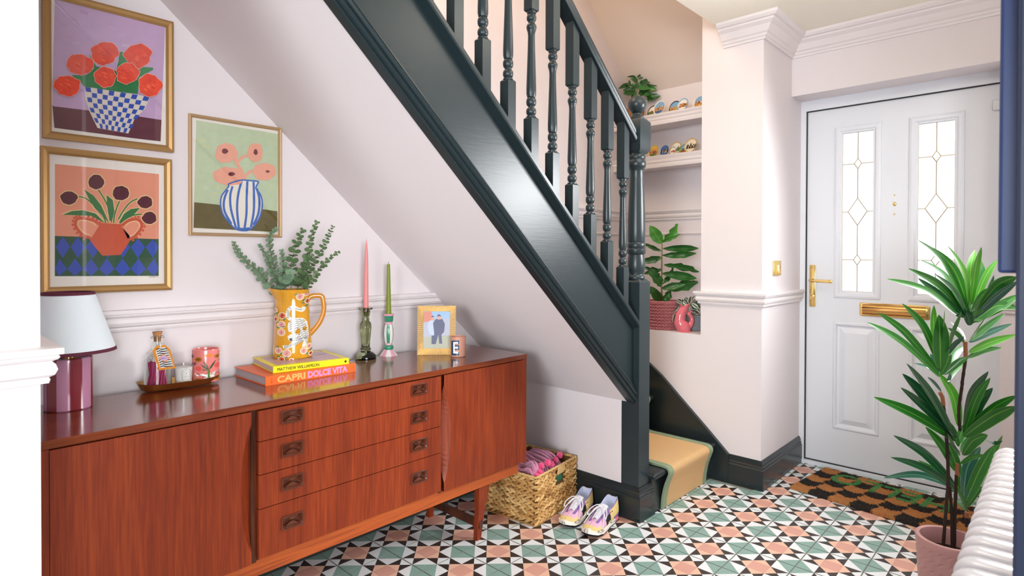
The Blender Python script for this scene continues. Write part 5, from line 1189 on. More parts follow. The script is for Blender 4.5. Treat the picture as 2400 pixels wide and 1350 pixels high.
def mat_at(x, y):
    cx = x/ML*8+.06*math.sin(y*70)+nr2.uniform(-.05, .05); row = y/MW*5+.28*(abs(math.sin(PI*cx))-.6)+nr2.uniform(-.05, .05)
    return 1 if (int(cx)+int(max(0, row))) % 2 else 0
for j in range(NY):
    for i in range(NX):
        b.f.append((j*(NX+1)+i, j*(NX+1)+i+1, (j+1)*(NX+1)+i+1, (j+1)*(NX+1)+i)); b.m.append(mat_at(ML*(i+.5)/NX, MW*(j+.5)/NY))
stuff(b.build('coir_pile', cm, dm))
# letters read from the door: their tops point into the hall, H to the right
o = text_mesh('HELLO', .205, cm[2], dm, 'lettering', frame4(MT(.615, .38, .0125), -du, -dv), ext=.003, sx=.86, bold=.005)

# ================================================================ radiator, switch
rd = thing('radiator', 'white horizontal column radiator along the right wall by the doorway', 'radiator', (-.1, -1.67, 0))
ENM = M('radiator_enamel', '#e9e9f2', .22, coat=.5)
e0 = onZ(.70, 2330, 1039); e1 = onZ(.70, 2213, 1346); nsec = 24; pit = (e0.x-e1.x)/17.4; RY = (e0.y+e1.y)/2
b = MB(); x = e0.x-pit/2; hw = pit*.5
prof_ = []
for k in range(9): a_ = PI/2*k/8; prof_.append((RY-.03+.03*(1-math.sin(a_))-.0, .70-.03*(1-math.cos(a_)) if False else .67+.03*math.cos(PI/2-a_)))
# each section: a flat rounded loop (front, top, back) thickest in the middle
loop = [(RY+0.0, .12), (RY, .665)]+[(RY-.032+.032*math.cos(t_), .668+.032*math.sin(t_)) for t_ in [PI/2*k/6 for k in range(1, 7)]]+[(RY-.085, .70)]+[(RY-.085-.025*math.sin(t_), .675+.025*math.cos(t_)) for t_ in [PI/2*k/4 for k in range(1, 5)]]+[(RY-.11, .12)]
cen = (RY-.055, .40); ns = 8; vs = []
for s_ in range(ns+1):
    a_ = PI*s_/ns; dx = -hw*.97*math.cos(a_); k = .80+.20*math.sin(a_)**.7
    for y, z in loop:
        dz_, dy_ = (1-k)*.06, (1-k)*.06
        vs.append((x+dx, y-(dy_ if y > cen[0] else -dy_), z-(dz_ if z > .6 else 0)))
nl = len(loop)
b.add(vs, [(s_*nl+i, s_*nl+(i+1) % nl, (s_+1)*nl+(i+1) % nl, (s_+1)*nl+i) for s_ in range(ns) for i in range(nl)])
s0_ = b.build('section', ENM, rd, smooth=True, ang=60)
for k in range(1, nsec): copyp(s0_, (-pit*k, 0, 0))
MB().tube([(e0.x-.01, RY-.055, .16), (e0.x-pit*nsec, RY-.055, .16)], .014, 10).build('header', ENM, rd, smooth=True)
for xx in (e0.x-.04, e0.x-pit*nsec+.04): MB().rbox(xx-.015, xx+.015, RY-.085, RY-.03, 0, .14, .004).build('foot', ENM, rd)
sw = onY(-.632, 1819, 628); sz0, sz1 = onY(-.63, 1811, 646).z, onY(-.63, 1811, 611).z
sx0_, sx1_ = onY(-.63, 1811, 628).x, onY(-.63, 1827, 628).x
swt = thing('light_switch', 'square polished brass light switch on the pillar side', 'switch', ((sx0_+sx1_)/2, -.63, (sz0+sz1)/2))
MB().rbox(sx0_, sx1_, -.638, -.63, sz0, sz1, .002).build('plate', M('switch_brass', '#e3bf6c', .25, metal=.9), swt, smooth=True)
xm = (sx0_+sx1_)/2; zm = (sz0+sz1)/2; MB().rbox(xm-.008, xm+.010, -.644, -.637, zm-.016, zm+.016, .0015).build('rocker', M('switch_cream', '#efe0b0', .3), swt)
# navy cupboard side hanging high at the right edge
a_ = CAMP+ray(2338, 640)*.78; b_ = CAMP+ray(2378, 652)*.72
nc = thing('wall_cupboard', 'navy blue painted cupboard side at the right edge above the plant', 'cupboard', (a_.x+.08, a_.y-.04, a_.z))
MB().rbox(a_.x, a_.x+.16, -1.775, a_.y, a_.z, 2.2, .004).build('side', NAVY, nc)

# ================================================================ alcove shelves and what stands on them
def shelf(label, xf, zt_, h):
    t = thing('shelf', label, 'shelf', (1.8, .06, zt_-h)); MB().box(xf+.006, 1.909, -.304, YW-.001, zt_-h+.012, zt_).build('board', TRIM, t)
    P_ = [(0, -h), (.010, -h), (.012, -h+.014), (.006, -h+.02), (.016, -h+.03), (.018, -h+.04), (.014, -h+.045), (.022, -.012), (.024, -.004), (.020, 0), (0, 0)]
    MB().mould([(o_, zt_+z) for o_, z in P_], [(xf+.018, YW-.001), (xf+.018, -.304)]).build('fascia', TRIM, t, smooth=True, ang=20); return t
XF = 1.70
z1s = onX(XF, 1640, 248).z; z2s = onX(XF, 1640, 352).z
shelf('upper cream alcove shelf with a moulded front edge', XF, z1s, onX(XF, 1640, 248).z-onX(XF, 1640, 275).z)
shelf('lower cream alcove shelf with a moulded front edge', XF, z2s, onX(XF, 1640, 352).z-onX(XF, 1640, 381).z)
GI = [M('pl_'+c_, c_, .25, coat=.4) for c_ in ('#f0ece4', '#7fb4dc', '#c9843f', '#3d6aa5', '#caa45a', '#35322f', '#b8432f', '#5e7d3c', '#e8dcc8', '#d9b24a')]
IX = {c_: i for i, c_ in enumerate(('white', 'sky', 'ochre', 'blue', 'tan', 'black', 'red', 'green', 'cream', 'gold'))}
def plate(label, px, py, rpx, xd, zsh, rim, sky, land, sea, tilt=14, dx=0, egg=1.0):
    c = onX(xd, px, py); r_ = rpx*depth(c)/FPX; c.z = zsh+r_*egg*math.cos(R(tilt))+.001
    t = thing('souvenir_plate', label, 'plate', (c.x, c.y, zsh), 0, 'souvenir plates in the alcove')
    yaw = math.atan2(CAMP.y-c.y, CAMP.x-c.x)*.45+PI*.55 if False else R(180-12)
    F = Matrix.Rotation(yaw+dx, 3, 'Z') @ Matrix.Rotation(R(-tilt), 3, 'Y')   # local x = out of the face, y, z
    def Q(y, z, o_=0): return c+F @ Vector((o_, y, z*egg))
    b = MB(); n_ = 28; rg = lambda r2, o_: [Q(r2*math.cos(2*PI*i/n_), r2*math.sin(2*PI*i/n_), o_) for i in range(n_)]
    L_ = [rg(r_*.7, -.004), rg(r_, -.001), rg(r_, .001), rg(r_*.86, -.001), rg(r_*.84, -.0015)]
    b.add([v for l in L_ for v in l], [(k*n_+i, k*n_+(i+1) % n_, (k+1)*n_+(i+1) % n_, (k+1)*n_+i) for k in range(4) for i in range(n_)]+[tuple(range(n_)), tuple(4*n_+i for i in range(n_))], IX[rim])
    b.build('dish', GI, t, smooth=True, ang=60)
    b = MB(); rr_ = random.Random(int(px)); R8 = r_*.85
    b.poly([Q(R8*math.cos(2*PI*i/n_), R8*math.sin(2*PI*i/n_), -.0009) for i in range(n_)], IX[sky])
    hz_ = lambda y: math.sqrt(max(0, R8*R8-y*y)); N_ = 12; top = []
    for i in range(N_+1):
        y = -R8*.98+2*R8*.98*i/N_; top.append((y, rr_.uniform(-.1, .35)*r_))
    pts = []
    for i in range(N_):
        y0_, y1_ = top[i][0], top[i+1][0]; z_ = top[i][1]; zb0, zb1 = -hz_(y0_), -hz_(y1_); z_ = min(z_, hz_(y0_)*.95+.0001, hz_(y1_)*.95+.0001)
        b.poly([Q(y0_, zb0, -.0004), Q(y1_, zb1, -.0004), Q(y1_, max(z_, zb1), -.0004), Q((y0_+y1_)/2, max(z_, zb1)+r_*rr_.choice((0, 0, .15)), -.0004), Q(y0_, max(z_, zb0), -.0004)], IX[land] if i % 3 else IX[rr_.choice(('cream', 'tan', land))])
    y0_ = R8*.86; zz_3 = -R8*.5; b.poly([Q(-hz_(zz_3), zz_3, 0), Q(hz_(zz_3), zz_3, 0)]+[Q(R8*.99*math.cos(a2), R8*.99*math.sin(a2), 0) for a2 in [-.55-(PI-1.1)*k/8 for k in range(9)]], IX[sea])
    for i in range(7): y, z = rr_.uniform(-.6, .6)*r_, rr_.uniform(-.35, .1)*r_; s2 = r_*.09; b.poly([Q(y-s2, z-s2, .0003), Q(y+s2, z-s2, .0003), Q(y+s2, z+s2, .0003), Q(y-s2, z+s2, .0003)], IX[rr_.choice(('black', 'white', land, 'red'))])
    b.build('painted_view', GI, t)
XP = 1.755
plate('dark rimmed souvenir plate half hidden behind the blue sky plate, upper shelf left', 1529, 256, 15, XP+.03, z1s, 'black', 'white', 'green', 'white')
plate('white rimmed souvenir plate with a blue sky and golden town, upper shelf beside the plant', 1545, 247, 17.5, XP-.01, z1s, 'white', 'sky', 'ochre', 'blue')
plate('black rimmed souvenir plate behind the orange town plate, upper shelf middle', 1581, 244, 16, XP+.03, z1s, 'black', 'sky', 'tan', 'tan')
plate('pale blue rimmed souvenir plate with orange roofs, upper shelf middle front', 1600, 239, 15.5, XP-.005, z1s, 'sky', 'white', 'ochre', 'white')
plate('souvenir plate with a brown cathedral under blue sky, upper shelf right', 1639, 233, 17, XP+.02, z1s, 'cream', 'sky', 'ochre', 'tan')
plate('golden yellow souvenir plate on the lower shelf beside the newel post', 1531, 352, 15, XP, z2s, 'gold', 'gold', 'ochre', 'green')
plate('small deep blue souvenir plate with a bridge, lower shelf', 1557, 349, 13, XP-.005, z2s, 'blue', 'blue', 'black', 'blue')
plate('larger gold rimmed souvenir plate with a white banner, lower shelf centre', 1583, 341, 17, XP+.03, z2s, 'tan', 'white', 'green', 'cream')
plate('small dark green souvenir plate crowded between two others, lower shelf', 1603, 345, 12, XP+.01, z2s, 'green', 'sky', 'green', 'red')
plate('wide gold rimmed souvenir plate with a pink sunset view, lower shelf right', 1619, 337, 18, XP, z2s, 'tan', 'cream', 'black', 'cream')
plate('small red and white oval souvenir plate lying low, lower shelf front', 1577, 354, 8, XP-.03, z2s, 'white', 'white', 'red', 'white')

def leafmesh(name, ws, mat_, curl=.08, n=7, wave=0):
    """leaf along +Y of length 1, folded on its midrib, normal +Z; returned as mesh data"""
    b = MB(); vs = []
    for i in range(n+1):
        t_ = i/n; w_ = ws(t_); z = -curl*t_*t_
        vs += [(-w_, t_, z+w_*.35+wave*math.sin(t_*20)*w_), (0, t_, z), (w_, t_, z+w_*.35-wave*math.sin(t_*17)*w_)]
    b.add(vs, [(i*3+j, i*3+j+1, (i+1)*3+j+1, (i+1)*3+j) for i in range(n) for j in (0, 1)])
    o = b.build(name, mat_, None, smooth=True, ang=80); me = o.data; bpy.data.objects.remove(o); return me
def leafmat(name, col, col2, rough=.35, stripe=9):
    """green blade with a paler midrib running along its length"""
    m = M(name, col, rough, coat=.25); nt = m.node_tree; b = nt.nodes['Principled BSDF']; L = nt.links.new
    tc = nt.nodes.new('ShaderNodeTexCoord'); sp = nt.nodes.new('ShaderNodeSeparateXYZ'); L(tc.outputs['Object'], sp.inputs[0])
    ab = nt.nodes.new('ShaderNodeMath'); ab.operation = 'ABSOLUTE'; L(sp.outputs[0], ab.inputs[0])
    rm_ = nt.nodes.new('ShaderNodeMapRange'); rm_.inputs['From Min'].default_value = .004; rm_.inputs['From Max'].default_value = .012; L(ab.outputs[0], rm_.inputs[0])
    mx = nt.nodes.new('ShaderNodeMix'); mx.data_type = 'RGBA'; mx.inputs['A'].default_value = lin(col2); mx.inputs['B'].default_value = lin(col); L(rm_.outputs[0], mx.inputs['Factor']); L(mx.outputs['Result'], b.inputs['Base Color'])
    return m
def place_leaf(me, parent, base, tip, wdt, face=None, name='leaf', roll=0):
    y = tip-base; Ln = y.length; y.normalize(); f_ = face if face is not None else -fw
    z = (f_-y*f_.dot(y)).normalized(); z = Matrix.Rotation(roll, 3, y) @ z; x = y.cross(z)
    o = bpy.data.objects.new(name, me); C.objects.link(o); o.parent = parent; LOC[o] = LOC[parent]
    mt = Matrix((x*wdt, y*Ln, z*Ln)).transposed().to_4x4(); mt.translation = base
    o.matrix_local = LOC[parent].inverted() @ mt; return o

# fiddle leaf fig in the crocheted pot
c = onZ(.7555, 1552, 768); c = Vector((1.56, 0, .7555)); q = onX(1.56, 1553, 768); c.y = q.y; s_ = depth(c)/FPX
ff = thing('fiddle_leaf_fig', 'fiddle leaf fig in a dusty pink crocheted pot on the alcove ledge', 'plant', c)
rK = 38*s_; hK = 64*s_; KM = M('crochet_pink', '#cf8188', .9, bump=.6, bscale=500)
MB().lathe([(0, rK*.9), (0, rK*.94), (hK*.98, rK*.96), (hK*.98, rK*.86), (hK*.8, rK*.85), (hK*.8, 0)], c, 32).build('pot', KM, ff, smooth=True, ang=50)
kn_ = MB(); rws = 9; ncol = 30
for r_ in range(rws):
    for k in range(ncol):
        a_ = 2*PI*(k)/ncol; z = hK*(r_+.5)/rws
        for sg in (1, -1):
            a1, a2 = a_+sg*.085, a_+sg*.015; kn_.tube([c+Vector((rK*.99*math.cos(a1), rK*.99*math.sin(a1), z+.006)), c+Vector((rK*1.03*math.cos((a1+a2)/2), rK*1.03*math.sin((a1+a2)/2), z)), c+Vector((rK*.99*math.cos(a2), rK*.99*math.sin(a2), z-.007))], [.0028, .0042, .0028], 5, cap=False)
stuff(kn_.build('stitches', KM, ff, smooth=True))
MB().tube([c+Vector((rK*math.cos(2*PI*k/30), rK*math.sin(2*PI*k/30), hK)) for k in range(31)], .0045, 8).build('rolled_rim', KM, ff, smooth=True)
dF = depth(c)+.0; FM = leafmat('fig_leaf', '#2f6b2c', '#86ab5a'); FM2 = leafmat('fig_leaf_young', '#4d9a35', '#9cc766')
def fp(x, y, dd=0): return atD(dF+dd, 1400+x/3.971, 480+y/3.971)
MB().tube([c+Vector((0, 0, hK*.7)), fp(598, 780), fp(600, 600), fp(603, 360)], [.006, .005, .0045, .003], 8).build('stem', M('fig_stem', '#8b7a4a', .8), ff, smooth=True)
fw_ = lambda t_: (.02+.50*math.sin(PI*min(1, t_**.8*.98+.02))**.8*(.55+.45*t_)) if t_ < .97 else .05
fme = leafmesh('fl', fw_, FM, .10, 8, .25); fme2 = leafmesh('fl2', fw_, FM2, .10, 8, .25)
for bx_, by_, tx_, ty_, wd, dd, young in ((598, 360, 492, 200, 120, -.02, 1), (600, 350, 762, 178, 95, .02, 1), (603, 345, 775, 275, 30, .0, 1), (610, 408, 950, 405, 75, .0, 0), (605, 470, 925, 455, 70, -.03, 0), (595, 430, 440, 362, 45, .02, 0), (598, 490, 400, 530, 75, -.02, 0), (618, 560, 960, 620, 70, .03, 0), (598, 610, 430, 640, 55, .03, 0), (600, 600, 410, 580, 40, -.02, 0), (603, 640, 930, 685, 90, -.02, 0), (600, 760, 490, 615, 110, -.05, 0), (603, 740, 720, 575, 60, .04, 0), (605, 770, 950, 725, 110, .02, 0), (600, 780, 815, 740, 75, -.05, 0), (595, 900, 500, 770, 100, -.06, 0), (597, 900, 480, 780, 90, -.03, 0), (600, 905, 675, 825, 60, -.02, 0), (605, 900, 690, 800, 90, .03, 0), (570, 735, 560, 640, 40, .03, 0), (266, 368, 300, 372, 14, 0, 1)):
    if bx_ < 300: bx_, by_ = 560, 395
    place_leaf(fme2 if young else fme, ff, fp(bx_, by_, 0), fp(tx_, ty_, dd), wd/3.971*s_*1.12, roll=rnd.uniform(-.4, .4))

# pink fish jug
c = Vector((1.505, 0, .7555)); q = onX(1.505, 1604, 776); c.y = q.y; s_ = depth(c)/FPX
fj = thing('fish_jug', 'glossy pink fish-shaped jug with an open mouth on the alcove ledge', 'jug', c)
def FJ(x, y, o_=0): return c+rt*(((1560+x/10.38)-1604.5)*s_)+Vector((0, 0, (780.5-(660+y/10.38))*s_))-fw*o_
FPK = M('fish_pink', '#e3737f', .12, coat=.7, bump=.35, bscale=160)
b = MB(); pth = spline([FJ(460, 1235), FJ(440, 1150), FJ(365, 1050), FJ(345, 950), FJ(362, 850), FJ(405, 750), FJ(450, 680), FJ(458, 620)], 5); rr_ = [140, 165, 150, 122, 118, 108, 102, 112]
rad = [r2.x for r2 in spline([(v, 0, 0) for v in rr_], 5)]; b.tube(pth, [v/10.38*s_ for v in rad], 18)
b2 = spline([FJ(430, 1130), FJ(540, 1125), FJ(620, 1050), FJ(642, 950), FJ(615, 870), FJ(560, 815), FJ(600, 780), FJ(655, 745)], 4); r2_ = [v.x for v in spline([(v, 0, 0) for v in (100, 88, 66, 52, 46, 44, 34, 12)], 4)]
b.tube(b2, [v/10.38*s_ for v in r2_], 12)
b.build('body', FPK, fj, smooth=True, ang=80)
b = MB(); nn2 = 24; ring1, ring2, ring3 = [], [], []
for k in range(nn2):
    a_ = 2*PI*k/nn2; ly = 55+45*math.cos(2*a_)+0
    ring1.append(FJ(458+100*math.cos(a_), 640, 100/10.38*s_*math.sin(a_))); ring2.append(FJ(455+142*math.cos(a_), 585+(-30*abs(math.cos(a_))**2+45*(1-abs(math.cos(a_)))), 105/10.38*s_*math.sin(a_))); ring3.append(FJ(457+70*math.cos(a_), 680, 70/10.38*s_*math.sin(a_)))
b.add(ring1+ring2+ring3, [(i, (i+1) % nn2, (i+1) % nn2+nn2, i+nn2) for i in range(nn2)]+[(i+nn2, (i+1) % nn2+nn2, (i+1) % nn2+2*nn2, i+2*nn2) for i in range(nn2)])
b.build('mouth', FPK, fj, smooth=True, ang=80)
MB().lathe([(0, 170/10.38*s_), (.004, 175/10.38*s_), (.008, 150/10.38*s_)], c, 24).build('foot', FPK, fj, smooth=True)

# striped trailing plant in a grey ribbed trough behind the jug
c = Vector((1.62, 0, .7555)); q = onX(1.62, 1630, 770); c.y = q.y; s_ = depth(c)/FPX
tp_ = thing('inch_plant', 'silver striped trailing plant in a grey ribbed pot behind the fish jug', 'plant', c)
GP = M('grey_pot', '#8e9296', .6); pf = [(0, .9)]
for k in range(11): z = .004+k*.0075; pf += [(z, 1.0), (z+.0045, 1.03), (z+.0055, .97)]
pf += [(.088, 1.0), (.088, .9), (.07, .88), (.07, 0)]
MB().lathe([(z, r_*.055) for z, r_ in pf], c, 32).build('pot', GP, tp_, smooth=True, ang=40)
TPM = [M('tr_green', '#2e4130', .4), M('tr_silver', '#c9d3bd', .4), M('tr_plum', '#7a4a58', .4)]
def stripe_leaf(cols):
    b = MB(); n_ = 6
    for k, (x0, x1) in enumerate(((-1, -.55), (-.55, -.15), (-.15, .15), (.15, .55), (.55, 1))):
        for i in range(n_):
            t0_, t1_ = i/n_, (i+1)/n_; w0, w1 = .5*math.sin(PI*t0_)**.8, .5*math.sin(PI*min(t1_, .999))**.8
            b.add([(x0*w0, t0_, abs(x0)*w0*.4), (x1*w0, t0_, abs(x1)*w0*.4), (x1*w1, t1_, abs(x1)*w1*.4), (x0*w1, t1_, abs(x0)*w1*.4)], [(0, 1, 2, 3)], cols[k])
    o = b.build('sl', TPM, None, smooth=True, ang=80); me = o.data; bpy.data.objects.remove(o); return me
sl1, sl2 = stripe_leaf((0, 1, 0, 1, 0)), stripe_leaf((1, 0, 2, 0, 1)); sl3 = stripe_leaf((2, 1, 2, 1, 2))
def tpp(x, y, dd=0): return atD(depth(c)-.02+dd, 1560+x/10.38, 660+y/10.38)
for bx_, by_, tx_, ty_, wd, k, dd in ((380, 520, 250, 470, 90, 0, 0), (330, 470, 345, 590, 70, 1, .02), (420, 470, 520, 560, 90, 0, 0), (500, 480, 500, 370, 60, 0, .01), (545, 480, 520, 390, 60, 1, 0), (570, 540, 620, 350, 60, 1, 0), (610, 500, 700, 340, 80, 2, .02), (650, 430, 830, 440, 70, 2, .02), (620, 520, 810, 660, 110, 0, -.02), (600, 690, 830, 780, 80, 1, -.01), (600, 640, 760, 700, 60, 0, 0), (680, 740, 840, 690, 80, 1, .0), (330, 590, 200, 740, 70, 0, -.02), (260, 740, 195, 1010, 70, 1, -.03), (620, 800, 720, 960, 90, 0, -.03), (640, 770, 740, 800, 70, 1, -.02), (300, 600, 250, 500, 50, 0, .02), (700, 560, 840, 520, 80, 0, .02), (420, 520, 400, 430, 60, 1, .03), (560, 600, 600, 470, 70, 0, .03), (720, 640, 850, 600, 70, 1, .02)):
    place_leaf((sl1, sl2, sl3)[k], tp_, tpp(bx_, by_, dd+.01), tpp(tx_, ty_, dd), wd/10.38*s_*1.7, roll=rnd.uniform(-.5, .5))
st_ = MB()
for p_ in ([(600, 850), (560, 700), (540, 500)], [(600, 850), (450, 560), (330, 540), (260, 740)], [(620, 850), (660, 640), (700, 450)], [(640, 850), (620, 760), (700, 800)]): st_.tube(spline([tpp(*v, .02) for v in p_], 4), .0014, 5)
st_.build('stems', TPM[2], tp_)

# leafy plant in a wicker pot on the upper shelf
c = onX(1.80, 1488, 262); c.z = z1s+.001; s_ = depth(c)/FPX
sp_ = thing('shelf_plant', 'bushy dark green plant in a wicker pot on the upper shelf', 'plant', c)
WK = M('wicker', '#c4834a', .8, bump=.8, bscale=300, var=.3, vscale=150)
pf = [(0, .75)]
for k in range(9): z = .003+k*.009; rr2 = .8+.2*k/8; pf += [(z, rr2), (z+.0045, rr2+.05), (z+.008, rr2)]
pf += [(.086, 1.0), (.086, .9), (.07, .85), (.07, 0)]
MB().lathe([(z, r_*.062) for z, r_ in pf], c, 28).build('pot', WK, sp_, smooth=True, ang=50)
LMt = leafmat('shelf_leaf', '#2a5a2c', '#4f8a45', .3); LMb = leafmat('shelf_leaf_b', '#3f7d38', '#6fa552', .3)
lw = lambda t_: .02+.48*math.sin(PI*(t_**.85))**.9
lm1, lm2 = leafmesh('sl', lw, LMt, .12, 6), leafmesh('sm', lw, LMb, .12, 6)
def spp(x, y, dd=0): return atD(depth(c)-.01+dd, 1400+x/4.821, 150+y/4.821)
for bx_, by_, tx_, ty_, wd in ((440, 160, 340, 140, 28), (445, 155, 538, 130, 45), (455, 210, 385, 165, 50), (470, 225, 540, 215, 60), (360, 230, 360, 180, 28), (350, 250, 245, 270, 50), (400, 260, 290, 215, 40), (500, 210, 610, 190, 50), (540, 220, 728, 220, 60), (560, 270, 665, 290, 55), (450, 280, 600, 270, 60), (560, 400, 712, 355, 70), (570, 370, 580, 420, 50), (420, 300, 290, 290, 50), (420, 320, 300, 340, 50), (460, 330, 560, 330, 60), (440, 340, 380, 400, 60), (430, 290, 400, 220, 50), (500, 300, 590, 310, 55), (470, 350, 500, 260, 60), (400, 330, 330, 250, 50), (540, 340, 640, 370, 55), (520, 360, 640, 330, 50), (390, 300, 430, 360, 60), (480, 260, 430, 210, 50), (350, 300, 300, 320, 45)):
    place_leaf(rnd.choice((lm1, lm1, lm2)), sp_, spp(bx_, by_, rnd.uniform(-.02, .03)), spp(tx_, ty_, rnd.uniform(-.05, .05)), wd/4.821*s_*1.15, roll=rnd.uniform(-.5, .5))
stm = MB()
for x, y in ((400, 260), (440, 160), (540, 220), (560, 390), (350, 240), (500, 300)): stm.tube(spline([c+Vector((0, 0, .07)), spp((460+x)/2, (y+420)/2+10), spp(x, y)], 4), .0018, 5)
stm.build('stems', M('sp_stem', '#4b5a30', .7), sp_)

# ================================================================ tall dracaena in the pink pot
pc = CAMP+ray(2226, 1200)*2.0; pc.z = 0; PRr = .098; PH_ = .225
dr_ = thing('dracaena_plant', 'tall dracaena with three canes in a faceted pink pot by the radiator', 'plant', pc)
PPK = M('pot_blush', '#cf9f9e', .35); b = MB(); nf_ = 22; zr = 11; vs = []
for j in range(zr+1):
    z = .012+(PH_-.035)*j/zr
    for k in range(nf_*2):
        a_ = 2*PI*(k+.5*(j % 2)*2)/(nf_*2); rad = PRr*(.80+.20*(z/PH_)**.6)*(1.0 if (k+j) % 2 else .985); vs.append(pc+Vector((rad*math.cos(a_), rad*math.sin(a_), z)))
n2 = nf_*2; b.add(vs, [(j*n2+k, j*n2+(k+1) % n2, (j+1)*n2+(k+1) % n2) for j in range(zr) for k in range(n2)]+[(j*n2+k, (j+1)*n2+(k+1) % n2, (j+1)*n2+k) for j in range(zr) for k in range(n2)])
pt_ = b.build('pot', PPK, dr_)
MB().lathe([(0, PRr*.74), (.013, PRr*.78)], pc, 40).build('base', PPK, dr_)
MB().lathe([(PH_-.024, PRr*.985), (PH_-.004, PRr*1.0), (PH_, PRr*.98), (PH_, PRr*.86), (PH_-.006, PRr*.84), (PH_-.06, PRr*.79)], pc, 40, open_=True).build('rim', PPK, pt_, smooth=True, ang=50)
MB().lathe([(PH_-.055, PRr*.80), (PH_-.052, 0)], pc, 24).build('soil', M('soil', '#241c18', .95, bump=1, bscale=200), dr_)
D0 = depth(pc)
def G1(x, y, d_=0): return atD(D0+d_, 2020+x/3.5526, 560+y/3.5526)
def G2(x, y, d_=0): return atD(D0+d_, 2020+x/3.0, 900+y/3.0)
CN = M('cane', '#3a2a22', .85, bump=.8, bscale=150); CN2 = M('cane_top', '#a56b4c', .8)
def cane(pts, rr_, cut):
    b = MB(); P = spline(pts, 8); b.tube(P, [rr_*(1+.09*math.sin(i*2.4)) for i in range(len(P))], 9); b.build('cane', CN, dr_, smooth=True)
zb_ = PH_-.055
def soilp(x): p = G2(x, 1130); p.z = zb_; return p
cane([soilp(650), G2(655, 900), G2(665, 640)], .0052, 0); cane([G2(690, 330), G2(682, 180), G2(706, 0), G1(835, 1200), G1(866, 985)], .0048, 0); cane([soilp(568), G2(592, 880), G2(607, 640), G2(590, 300), G2(572, 150)], .0052, 0); cane([soilp(636), G2(630, 900), G2(618, 720)], .0046, 0)
for pp2 in ([G1(866, 988), G1(862, 900), G1(862, 855)], [G2(574, 150), G2(566, 90), G2(548, 60)], [G2(672, 645), G2(668, 600), G2(670, 560)], [G2(735, 940), G2(738, 900)]): MB().tube(pp2, [.0062]*len(pp2), 9).build('cane_top', CN2, dr_, smooth=True)
MB().tube([G2(700, 900, .04), G2(735, 930, .06), G2(735, 1000, .08)], .005, 8).build('cane', CN, dr_, smooth=True)
DM = [leafmat('dr_leaf', '#2a7028', '#6dae3c', .33), leafmat('dr_leaf_bright', '#4ea22b', '#9bd45a', .33), leafmat('dr_leaf_dark', '#1c4a2c', '#3c7a44', .25), leafmat('dr_leaf_shine', '#33604f', '#6f9c86', .15)]
def blade(base, mid, tip, wpx, mi, seedv=0):
    """strap leaf through three points, folded on the midrib, built as its own mesh"""
    P = spline([base, mid, tip], 8); n_ = len(P); s_ = D0/FPX; W2 = wpx*s_*.5; vs = []
    L_ = (mid-base).length+(tip-mid).length
    for i, p in enumerate(P):
        t_ = (P[min(i+1, n_-1)]-P[max(i-1, 0)]).normalized(); f_ = -fw+Vector((0, 0, .35)); z = (f_-t_*f_.dot(t_)).normalized(); z = Matrix.Rotation(seedv, 3, t_) @ z; x = t_.cross(z)
        u = i/(n_-1); w_ = W2*(.16+.84*math.sin(PI*min(1, u**.82))**.85) if u < .999 else 0
        if u > .5: w_ = W2*max(0, (1-((u-.5)/.5)**1.7))*1.0 if u > .55 else W2
        vs += [p-x*w_+z*w_*.28, p, p+x*w_+z*w_*.28]
    b = MB(); b.add(vs, [(i*3+j, i*3+j+1, (i+1)*3+j+1, (i+1)*3+j) for i in range(n_-1) for j in (0, 1)])
    me = bpy.data.meshes.new('leaf'); inv = LOC[dr_].inverted()
    me.from_pydata([tuple(inv @ Vector(v)) for v in b.v], [], b.f); me.materials.append(DRM[mi]); me.polygons.foreach_set('use_smooth', [True]*len(me.polygons))
    at = me.uv_layers.new(name='rib'); 
    for pl in me.polygons:
        for li in pl.loop_indices:
            vi = me.loops[li].vertex_index; at.data[li].uv = ((vi % 3)/2, (vi//3)/(n_-1))
    o = bpy.data.objects.new('leaf', me); C.objects.link(o); o.parent = dr_; LOC[o] = LOC[dr_]; return o
def bladmat(name, col, col2, rough):
    m = M(name, col, rough, coat=.3); nt = m.node_tree; b = nt.nodes['Principled BSDF']; L = nt.links.new
    uv = nt.nodes.new('ShaderNodeUVMap'); uv.uv_map = 'rib'; sp = nt.nodes.new('ShaderNodeSeparateXYZ'); L(uv.outputs[0], sp.inputs[0])
    s1 = nt.nodes.new('ShaderNodeMath'); s1.operation = 'SUBTRACT'; s1.inputs[1].default_value = .5; L(sp.outputs[0], s1.inputs[0])
    ab = nt.nodes.new('ShaderNodeMath'); ab.operation = 'ABSOLUTE'; L(s1.outputs[0], ab.inputs[0])
    cr = nt.nodes.new('ShaderNodeValToRGB'); e = cr.color_ramp.elements; e[0].position = .012; e[0].color = lin(col2); e[1].position = .05; e[1].color = lin(col)
    q = e.new(.45); q.color = lin(col); q = e.new(.49); q.color = lin(col2); L(ab.outputs[0], cr.inputs[0]); L(cr.outputs[0], b.inputs['Base Color'])
    b.inputs['Transmission Weight'].default_value = 0
    return m
DRM = [bladmat('drb', '#2c7a2a', '#7cbf45', .35), bladmat('drb_bright', '#55aa2e', '#a5dc62', .35), bladmat('drb_dark', '#1d5230', '#3f8a4c', .25), bladmat('drb_shine', '#356653', '#7aa892', .15)]
